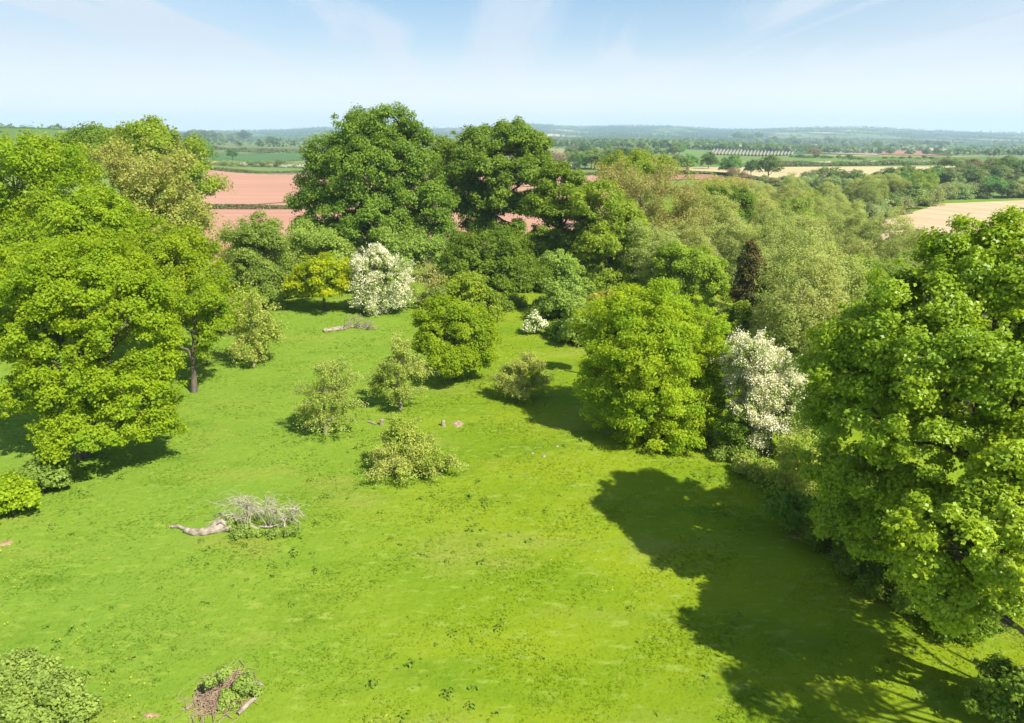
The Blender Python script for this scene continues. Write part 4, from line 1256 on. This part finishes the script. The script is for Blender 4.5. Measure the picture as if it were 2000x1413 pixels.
hedge([(360, 409), (600, 409.5), (900, 400), (1150, 356)], 1.25, 1.8, 'hedge', 'low clipped hedge between the near and far red fields', 0.34, 20000, 1)
hedge([(396, 331.5), (800, 336), (1240, 345)], 1.6, 2.6, 'hedge', 'low brown hedge along the top of the far red field', 0.6, 12000, 2)
hedge([(1250, 340), (1290, 341), (1440, 347), (1540, 356), (1650, 359)], 2.2, 3.0, 'hedge', 'dark hedge below the cream field oaks', 0.7, 7000, 3)
hedge([(1520, 326), (1700, 324), (1900, 320.5)], 3.0, 5.0, 'hedge', 'long dark hedge base at the back of the cream field', 1.0, 7000, 4)
hedge([(330, 290), (480, 291), (640, 294)], 2.0, 4.0, 'hedge', 'dark hedge across the pale pasture', 1.3, 3000, 5)
hedge([(415, 290), (470, 298), (640, 299)], 3.0, 5.0, 'hedge', 'dark hedge behind the blue green field', 1.4, 3500, 6)
hedge([(1720, 293), (1800, 296), (1860, 306)], 2.5, 4.0, 'hedge', 'dark hedge above the brown red field', 1.4, 2500, 7)

# ------------------------------------------------------------------ distant woods, crop rows, houses
def distant_woods():
    rng = np.random.default_rng(8)
    n = 26000
    az = np.radians(rng.uniform(-39, 39, n)); r = np.exp(rng.uniform(math.log(1150), math.log(7100), n))
    x, y = r * np.sin(az), r * np.cos(az)
    f = np.sin(x * .0031 + 2 * np.sin(y * .0017)) + np.sin(y * .0049 + 1.7 * np.sin(x * .0023)) + 0.8 * np.sin(x * .011 + y * .004) * np.sin(y * .013)
    line = np.minimum(np.abs(((x * .8 + y * .3) % 340) - 170), np.abs(((y * .9 - x * .25) % 260) - 130))
    keep = (f > 0.75) | (line < 7 + 0.002 * r) & (rng.random(n) < 0.7)
    x, y, r = x[keep], y[keep], r[keep]
    m = len(x)
    z = T(x, y)
    h = rng.uniform(7, 13, m)
    k = 9
    u = ball(m * k, rng) * (rng.random(m * k) ** .4)[:, None]
    P = np.repeat(np.stack([x, y, z + h * .55], 1), k, 0) + u * np.repeat(np.stack([h * .55, h * .55, h * .45], 1), k, 0)
    Nn = u + np.array([0, 0, .6]) + rng.normal(size=u.shape) * .3
    v, fc = leaf_quads(P, Nn, np.repeat(h * .55, k) * (.7 + .6 * rng.random(m * k)), rng, .9)
    o = link('distant_woods', mesh_from('distant_woods', [(v, fc, 0)], [M['farleaf']]))
    tag(o, 'woods and hedgerows on the far vale and hills, too far to tell trees apart', 'woods', None, 'stuff')


distant_woods()


def crop_row(xa, ya, xb, yb, label, group, h=1.7):
    a, b = G(xa, ya), G(xb, yb)
    n = 9
    t = np.linspace(0, 1, n)
    C = a[None] * (1 - t[:, None]) + b[None] * t[:, None]
    C[:, 2] = T(C[:, 0], C[:, 1])
    d = nrm((b - a)[None, :2])[0]
    side = np.array([d[1], -d[0], 0])
    prof = [(-1.0, 0.0), (-0.9, h * .62), (-0.4, h * .95), (0, h), (0.4, h * .95), (0.9, h * .62), (1.0, 0.0)]
    wob = np.random.default_rng(int(xa * 7)).uniform(.85, 1.15, n)
    V = np.array([[c + side * p[0] + np.array([0, 0, p[1] * w]) for p in prof] for c, w in zip(C, wob)]) - a
    k = len(prof)
    idx = np.arange(n * k).reshape(n, k)
    F = np.stack([idx[:-1, :-1], idx[:-1, 1:], idx[1:, 1:], idx[1:, :-1]], -1).reshape(-1, 4)
    posts = []
    A = C[::2] - a
    B = A + np.array([0, 0, h + 2.2])
    P = np.stack([A, .5 * (A + B), B], 1)
    pv, pf = tubes(P, np.full((len(A), 3), .22), 5)
    o = link('crop_cover', mesh_from('crop_cover', [(V.reshape(-1, 3), F, 0), (pv, pf, 0)], [M['cover']]), None, a)
    tag(o, label, 'crop row', group)


for k in range(24):
    x = 1388 + k * 6.8
    crop_row(x, 306 - abs(k - 15) * .2, x + 7, 293.5, 'folded pale crop cover on posts in the front block of rows', 'front block of pale crop covers')
for k in range(14):
    x = 1436 + k * 5.2
    crop_row(x, 290.5, x + 4, 285.5, 'folded pale crop cover on posts in the back block of rows', 'back block of pale crop covers')


def house(px, py, w, d, h, label, rz):
    b = G(px, py)
    r = empty('house', b, label, 'house')
    r.rotation_euler = (0, 0, rz)
    hw, hd = w / 2, d / 2
    V = [(-hw, -hd, -1), (hw, -hd, -1), (hw, hd, -1), (-hw, hd, -1), (-hw, -hd, h), (hw, -hd, h), (hw, hd, h), (-hw, hd, h)]
    F = [(0, 1, 5, 4), (1, 2, 6, 5), (2, 3, 7, 6), (3, 0, 4, 7)]
    g = [(-hw, 0, h + d * .42), (hw, 0, h + d * .42)]
    parts = [(V, F, 0), ([V[4], V[7], g[0]], [(0, 1, 2)], 0), ([V[5], V[6], g[1]], [(0, 2, 1)], 0)]
    link('wall', mesh_from('wall', parts, [M['plaster']]), r)
    e = .4
    y0 = hd + e; z0 = h - e * .84; zr = h + d * .42 + .12
    RV = [(-hw - e, -y0, z0), (hw + e, -y0, z0), (hw + e, 0, zr), (-hw - e, 0, zr), (-hw - e, y0, z0), (hw + e, y0, z0)]
    RV += [(x, y, z - .2) for x, y, z in RV]
    RF = [(0, 1, 2, 3), (3, 2, 5, 4), (7, 6, 9, 8), (8, 9, 10, 11), (0, 6, 7, 1), (4, 5, 11, 10), (0, 3, 9, 6), (3, 4, 10, 9), (1, 7, 8, 2), (2, 8, 11, 5)]
    rf = link('roof', mesh_from('roof', [(RV, RF, 0)], [M['slate']]), r)
    cv = [(hw * .6 + sx * .5, sy * .4, z) for z in (h + d * .2, h + d * .42 + 1.5) for sx, sy in ((-1, -1), (1, -1), (1, 1), (-1, 1))]
    cf = [(0, 1, 5, 4), (1, 2, 6, 5), (2, 3, 7, 6), (3, 0, 4, 7), (4, 5, 6, 7)]
    link('chimney', mesh_from('chimney', [(cv, cf, 0)], [M['plaster']]), rf)
    for k in range(3):
        x = -hw + w * (k + .5) / 3
        y = -hd - .03
        wv = [(x - .5, y, h * .45), (x + .5, y, h * .45), (x + .5, y, h * .8), (x - .5, y, h * .8)]
        link('window', mesh_from('window', [(wv, [(0, 1, 2, 3)], 0)], [M['dark']]), r)


house(1612, 279, 22, 9, 6, 'pale rendered house among trees on the right rise', RAD(20))
house(1592, 283, 16, 8, 5, 'smaller pale house left of the rendered one', RAD(-15))
house(1838, 288, 12, 8, 6, 'small white house right of the dark plantation', RAD(10))

# ------------------------------------------------------------------ dead wood and small things in the meadow
def path_tube(px_pts, radii, lift=0.6, k=4, wob=0.03, seed=0, sides=8):
    """rough limb lying on the ground along picture points"""
    rng = np.random.default_rng(seed)
    g = np.array([G(*p) for p in px_pts])
    r = np.asarray(radii, float)
    m = (len(g) - 1) * k + 1
    t = np.linspace(0, len(g) - 1, m); ti = np.arange(len(g))
    P = np.stack([np.interp(t, ti, g[:, c]) for c in range(3)], 1)
    Rr = np.interp(t, ti, r) * (1 + rng.normal(size=m) * 0.10)
    P[:, 2] = T(P[:, 0], P[:, 1]) + Rr * lift
    P += rng.normal(size=P.shape) * wob
    return P, Rr


def fallen_log():
    b = G(400, 1040)
    P, Rr = path_tube([(330, 1030), (345, 1030), (362, 1036), (378, 1044), (402, 1043), (425, 1038), (442, 1036), (456, 1040)],
                      [.05, .10, .09, .19, .20, .22, .20, .10], seed=3)
    v, f = tubes((P - b)[None], Rr[None], 9)
    A, Ra = path_tube([(412, 1042), (424, 1036), (438, 1034), (450, 1038)], [.12, .12, .11, .07], seed=4, wob=0.015)
    A[:, 2] += np.sin(np.linspace(0, math.pi, len(A))) * 0.42
    v2, f2 = tubes((A - b)[None], Ra[None], 8)
    me = mesh_from('fallen_log', [(v, f, 0), (v2, f2, 0)], [M['deadwood']])
    smooth(me)
    o = link('fallen_log', me, None, b)
    tag(o, 'bleached twisted log with an arched split end beside the dead bush', 'log')


fallen_log()


def dead_bush():
    b = G(520, 1030)
    rng = np.random.default_rng(21)
    r = empty('dead_bush', b, 'bleached dead bush of arching bare twigs in the meadow', 'bush')
    dep = b[1] * cP + CAM_H * sP
    m = dep / FPX
    stems = []; rad = []
    base = [(-34, 0, .034), (-30, 4, .038), (10, -4, .042), (25, 0, .036), (35, 3, .032), (0, 3, .032)]
    main = []
    for k in range(9):
        x0, y0, r0 = base[k % len(base)]
        a = np.array([x0 * m, y0 * m * .5, 0.0])
        tip = np.array([(x0 + rng.uniform(-38, 42)) * m, rng.uniform(-.6, .6), rng.uniform(.8, 1.5)])
        if k == 0: tip = np.array([-50 * m, .1, 1.5])
        if k == 1: tip = np.array([-30 * m, -.2, 1.7])
        main.append(curves(a[None], tip[None], rng, 8, .22, .14)[0]); stems.append(r0)
    main = np.array(main)
    low = curves(np.array([[-34 * m, 0, .08]]), np.array([[32 * m, -.1, .25]]), rng, 8, -0.12, .12)
    MP = np.concatenate([main, low]); MR = np.array(stems + [.08])[:, None] * np.linspace(1, .35, 8)[None]
    parts = [tubes(MP, MR, 6)]
    n = 230
    pk = rng.integers(0, 9, n); s = rng.integers(3, 8, n)
    A = main[pk, s]
    d = nrm(np.stack([rng.normal(.25, .8, n), rng.normal(0, .8, n), rng.normal(.25, .45, n)], 1))
    B = A + d * rng.uniform(.3, .85, n)[:, None]
    B[:, 2] = np.maximum(B[:, 2] - 0.35, 0.08)
    left = rng.random(n) < .12
    B[left, 0] -= 1.4
    tw = curves(A, B, rng, 6, .32, .10)
    parts.append(tubes(tw, np.full(n, .011)[:, None] * np.linspace(1, .6, 6)[None], 4))
    n2 = 260
    pk = rng.integers(0, n, n2); s = rng.integers(2, 5, n2)
    A = tw[pk, s]; B = A + nrm(rng.normal(size=(n2, 3)) + np.array([.2, 0, -.3])) * rng.uniform(.2, .6, n2)[:, None]
    B[:, 2] = np.maximum(B[:, 2], .05)
    parts.append(tubes(curves(A, B, rng, 4, .2, .1), np.full((n2, 4), .007), 3))
    me = mesh_from('branches', [(v, f, 0) for v, f in parts], [M['deadtwig']])
    link('branches', me, r)


dead_bush()
tree('nettle_clump', 'dark nettles between the bleached log and the dead bush', 'plant', (465, 1032), [(455, 1020, 16, 9, 0), (478, 1025, 12, 7, 0), (442, 1022, 10, 7, .1)],
     leaf=0.085, n=1800, cr=0.2, mat='nettle', seed=81, trunkless=True, cover=2)
tree('nettle_clump', 'low nettles along the front of the dead bush', 'plant', (530, 1050), [(500, 1044, 14, 4, 0), (530, 1046, 12, 5, 0), (556, 1042, 12, 4, 0), (578, 1036, 8, 4, 0), (470, 1048, 16, 4, 0)],
     leaf=0.085, n=1300, cr=0.2, mat='nettle', seed=82, trunkless=True, cover=2)


def brush_pile():
    b = G(450, 1362)
    rng = np.random.default_rng(31)
    r = empty('brush_pile', b, 'heap of pinkish dead brushwood with pale logs near the bottom edge', 'brush pile')
    n = 900
    x = rng.normal(-.35, .40, n); y = rng.normal(.15, .45, n)
    z = 0.45 * np.exp(-(x + .35) ** 2 / .35 - (y - .15) ** 2 / .4) * rng.random(n) + .03
    A = np.stack([x, y, z], 1)
    d = nrm(np.stack([rng.normal(0, .5, n), rng.normal(-.4, .7, n), rng.normal(0, .15, n)], 1))
    B = A + d * rng.uniform(.12, .45, n)[:, None]; B[:, 2] = np.maximum(B[:, 2], .02)
    link('brushwood', mesh_from('brushwood', [(*tubes(curves(A, B, rng, 4, .1, .08), np.full((n, 4), .011), 4), 0)], [M['brushwood']]), r)
    P = np.array([[[.55, -.75, .06], [.72, -.42, .10], [.95, -.05, .12]], [[.30, .55, .06], [.7, .50, .12], [.95, .42, .08]]])
    for q in P:
        v, f = tubes(q[None], np.array([[.07, .085, .06]]), 8)
        me = mesh_from('log', [(v, f, 0)], [M['deadwood']]); smooth(me)
        link('log', me, r)


brush_pile()
tree('nettle_clump', 'green nettles growing through the brush heap', 'plant', (470, 1365), [(478, 1335, 20, 13, 0), (410, 1330, 14, 12, 0), (435, 1312, 12, 8, .1), (455, 1392, 24, 12, -.2), (500, 1350, 10, 12, 0)],
     leaf=0.08, n=4200, cr=0.17, mat='nettle', seed=83, trunkless=True, cover=2)


def fallen_branch():
    b = G(680, 646)
    P, Rr = path_tube([(634, 649), (650, 647), (668, 645), (684, 640), (705, 641), (722, 645)], [.20, .21, .2, .12, .08, .05], seed=6)
    parts = [tubes((P - b)[None], Rr[None], 8)]
    rng = np.random.default_rng(6)
    n = 60
    A = (P - b)[rng.integers(8, len(P), n)]
    B = A + np.stack([rng.uniform(-.6, 1.4, n), rng.normal(0, .5, n), rng.uniform(-.1, 1.3, n)], 1)
    B[:, 2] = np.maximum(B[:, 2], .03)
    parts.append(tubes(curves(A, B, rng, 5, .25, .12), np.full(n, .03)[:, None] * np.linspace(1, .5, 5)[None], 4))
    me = mesh_from('fallen_branch', [(v, f, 0) for v, f in parts], [M['deadwood']])
    o = link('fallen_branch', me, None, b)
    tag(o, 'fallen pale trunk with dead branches in front of the white hawthorn', 'log')


fallen_branch()


def stump(px, py, rr, h, label, lean=0.0):
    b = G(px, py)
    rng = np.random.default_rng(int(px))
    P = np.array([[0, 0, -.1], [0, 0, h * .3], [lean * .5, 0, h * .7], [lean, 0, h], [lean, 0, h + .01]])
    v, f = tubes(P[None], np.array([[rr * 1.35, rr * 1.1, rr, rr * .95, 0.01]]), 9)
    v = v + rng.normal(size=v.shape) * rr * .07
    o = link('tree_stump', mesh_from('tree_stump', [(v, f, 0)], [M['deadwood']]), None, b)
    tag(o, label, 'stump')


stump(866, 832, .13, .38, 'short stump left of the bare soil ring')
stump(745, 830, .12, .42, 'short stump between the two front apple trees', .06)


def small_log(pts, rad, label, seed):
    b = G(*pts[0])
    P, Rr = path_tube(pts, rad, seed=seed, wob=.01)
    me = mesh_from('small_log', [(*tubes((P - b)[None], Rr[None], 7), 0)], [M['deadwood']]); smooth(me)
    tag(link('small_log', me, None, b), label, 'log')


small_log([(718, 825), (727, 827), (736, 830)], [.06, .08, .05], 'thin pale log beside the stump between the front apple trees', 1)
small_log([(887, 829), (895, 826), (903, 828)], [.05, .09, .05], 'charred branch lying in the bare soil ring', 2)


def soil_patch(px, py, rx, ry, label, seed, mat='soil', hgt=.05):
    rng = np.random.default_rng(seed)
    b = G(px, py)
    dep = b[1] * cP + (CAM_H - b[2]) * sP
    a = np.linspace(0, 2 * math.pi, 40, endpoint=False)
    ph = rng.random(4) * 6.28
    w = 1 + .18 * np.sin(2 * a + ph[0]) + .14 * np.sin(3 * a + ph[1]) + .10 * np.sin(7 * a + ph[2]) + rng.normal(size=40) * .14
    X = rx / FPX * dep; Yr = ry / FPX * dep / max(.25, math.sin(math.atan2(CAM_H - b[2], b[1])))
    rings = []
    for q, zz in ((1.0, -.04), (.9, .012), (.6, hgt), (.25, hgt * .8), (.01, hgt * .8)):
        x = np.cos(a) * X * q * w; y = np.sin(a) * Yr * q * w
        rings.append(np.stack([x, y, T(b[0] + x, b[1] + y) - b[2] + zz + rng.normal(size=40) * .008], 1))
    V = np.concatenate(rings)
    idx = np.arange(200).reshape(5, 40)
    F = np.stack([idx[:-1], np.roll(idx[:-1], -1, 1), np.roll(idx[1:], -1, 1), idx[1:]], -1).reshape(-1, 4)
    o = link('soil_patch', mesh_from('soil_patch', [(V, F, 0)], [M[mat]]), None, b)
    tag(o, label, kind='structure')


soil_patch(894, 829, 12, 5, 'round patch of bare pale soil in the meadow', 1)
soil_patch(295, 1398, 16, 5, 'small bare pink patch near the bottom edge', 2)
soil_patch(10, 1062, 16, 5, 'bare worn patch at the left edge', 4)
soil_patch(425, 1372, 40, 12, 'bare ground under the brush heap', 5)
soil_patch(1985, 1312, 45, 14, 'bare soil beside the path under the sycamore', 6)
soil_patch(1562, 1050, 28, 4, 'bare soil along the foot of the bank', 7)


def stone(px, py, s, label):
    b = G(px, py)
    rng = np.random.default_rng(int(px + py))
    import bmesh
    bm = bmesh.new(); bmesh.ops.create_icosphere(bm, subdivisions=2, radius=s)
    for v in bm.verts:
        v.co *= 1 + rng.normal() * .10
        v.co.z *= .6
    me = bpy.data.meshes.new('stone'); bm.to_mesh(me); bm.free()
    me.materials.append(M['deadwood'])
    tag(link('stone', me, None, b), label, 'stone')


stone(1062, 892, .12, 'pale stone in the meadow right of the apple bush')
stone(1040, 886, .10, 'small brownish stone left of the pale stone')
stone(1088, 872, .10, 'small stone uphill of the pale stone')

# ------------------------------------------------------------------ meadow grass, weeds and flowers
def in_meadow(n, rng, ymin=12.0, ymax=84.0, power=1.0):
    y = ymin * (ymax / ymin) ** (rng.random(n) ** power)
    x = (rng.random(n) * 2 - 1) * (0.80 * y + 8)
    xb = np.interp(y, [0, 22, 30, 40, 60, 75, 120], [40, 28, 19, 15, 10, 7, 18])
    k = x < xb
    return x[k], y[k]


def grass():
    rng = np.random.default_rng(91)
    x, y = in_meadow(300000, rng, power=0.9)
    n = len(x)
    clump = np.sin(x * .9 + 2 * np.sin(y * .35)) + np.sin(y * 1.3 + 1.5 * np.sin(x * .6)) + 0.8 * np.sin(x * 2.7 - y * 2.1)
    h = (0.026 + 0.006 * np.clip(clump, -1, 2)) * (0.6 + .8 * rng.random(n)) * (1 + y / 90)
    w = 0.065 * (1 + y / 40) * (0.6 + .8 * rng.random(n))
    z = T(x, y)
    a = rng.random(n) * 2 * math.pi
    lean = rng.normal(size=(n, 2)) * 2.2 + np.array([-.4, .1])
    c = np.stack([x, y, z - .02], 1)
    s = np.stack([np.cos(a), np.sin(a), np.zeros(n)], 1) * w[:, None] * .5
    tip = np.stack([lean[:, 0] * h, lean[:, 1] * h, h], 1)
    V = np.empty((n, 4, 3), np.float32)
    V[:, 0] = c - s; V[:, 1] = c + s; V[:, 2] = c + tip + s * .45; V[:, 3] = c + tip - s * .45
    o = link('grass', mesh_from('grass', [(V.reshape(-1, 3), np.arange(n * 4).reshape(-1, 4), 0)], [M['tuft']]))
    tag(o, 'short bright green pasture grass of the meadow', 'grass', None, 'stuff')


grass()


def weeds():
    rng = np.random.default_rng(92)
    x, y = in_meadow(2300, rng, power=1.0)
    f = np.sin(x * .31 + 1.3 * np.sin(y * .19)) + np.sin(y * .37 + x * .11) + .7 * np.sin(x * .83 - y * .61)
    keep = (rng.random(len(x)) < np.clip((f - .7) * .40, 0.03, .5))
    x, y = x[keep], y[keep]
    # denser nettle and thistle beds around the bushes, the log and the edges
    ex, ey = [], []
    for px, py, sp, m in [(700, 850, 1.6, 60), (740, 840, 1.4, 40), (1000, 770, 1.5, 60), (1010, 820, 1.2, 40), (480, 1060, 1.8, 90), (560, 1060, 1.6, 60), (950, 760, 1.2, 40),
                          (180, 920, 2.0, 90), (130, 940, 1.4, 70), (60, 1040, 1.5, 50), (235, 1320, 1.0, 50), (130, 1260, 1.2, 60), (1080, 880, 1.2, 40), (900, 1020, 2.5, 80), (960, 1030, 2.0, 60),
                          (1420, 900, 1.6, 160), (1460, 930, 1.4, 140), (1500, 960, 1.4, 120), (590, 840, 1.0, 30), (820, 930, 1.6, 50), (700, 940, 2.0, 60), (900, 1350, 1.5, 60), (820, 1320, 1.5, 60)]:
        b = G(px, py)
        m = int(m * .6); ex.append(rng.normal(b[0], sp, m)); ey.append(rng.normal(b[1], sp * 1.2, m))
    x = np.concatenate([x] + ex); y = np.concatenate([y] + ey)
    n = len(x); k = 12
    R0 = (0.05 + .17 * rng.random(n) ** 3) * (1 + y / 120)
    u = ball(n * k, rng) * (rng.random(n * k) ** .5)[:, None]
    u[:, 2] = np.abs(u[:, 2])
    P = np.repeat(np.stack([x, y, T(x, y) + .02], 1), k, 0) + u * np.repeat(R0, k)[:, None] * np.array([1, 1, 0.85])
    Nn = u + np.array([0, 0, .5]) + rng.normal(size=u.shape) * .4
    v, fc = leaf_quads(P, Nn, np.repeat(R0 * .62, k) * (.6 + .8 * rng.random(n * k)), rng, .55)
    o = link('weeds', mesh_from('weeds', [(v, fc, 0)], [M['weed']]))
    tag(o, 'thistle and nettle tufts scattered through the grass', 'weeds', None, 'stuff')


weeds()


def buttercups():
    rng = np.random.default_rng(93)
    x, y = in_meadow(2600, rng, 14, 60)
    f = np.sin(x * .5 + 3) * np.sin(y * .4 + 1) + np.sin(x * .17 + y * .23)
    k = f > .55
    x, y = x[k], y[k]
    n = len(x)
    P = np.stack([x, y, T(x, y) + .2], 1)
    v, fc = leaf_quads(P, np.array([0, 0, 1]) + rng.normal(size=(n, 3)) * .3, np.full(n, .055), rng, 1.0)
    tag(link('buttercups', mesh_from('buttercups', [(v, fc, 0)], [M['buttercup']])), 'tiny yellow buttercups in the grass', 'flowers', None, 'stuff')


buttercups()

# ------------------------------------------------------------------ air
def haze():
    m = bpy.data.materials.new('haze_air')
    nt, N, L = nodes_of(m)
    out = N('ShaderNodeOutputMaterial')
    pv = N('ShaderNodeVolumePrincipled')
    pv.inputs['Color'].default_value = (0.58, 0.78, 1.0, 1)
    pv.inputs['Density'].default_value = HAZE_DENSITY
    pv.inputs['Density Attribute'].default_value = ''
    pv.inputs['Anisotropy'].default_value = 0.05
    L(pv.outputs[0], out.inputs['Volume'])
    x, y0, y1, z0, z1 = 10900.0, -10900.0, 10900.0, -70.0, 260.0
    V = [(-x, y0, z0), (x, y0, z0), (x, y1, z0), (-x, y1, z0), (-x, y0, z1), (x, y0, z1), (x, y1, z1), (-x, y1, z1)]
    F = [(0, 3, 2, 1), (4, 5, 6, 7), (0, 1, 5, 4), (1, 2, 6, 5), (2, 3, 7, 6), (3, 0, 4, 7)]
    o = link('haze', mesh_from('haze', [(V, F, 0)], [m]))
    tag(o, 'pale summer haze over the far hills', 'haze', None, 'stuff')


HAZE_DENSITY = 1.6e-4
haze()
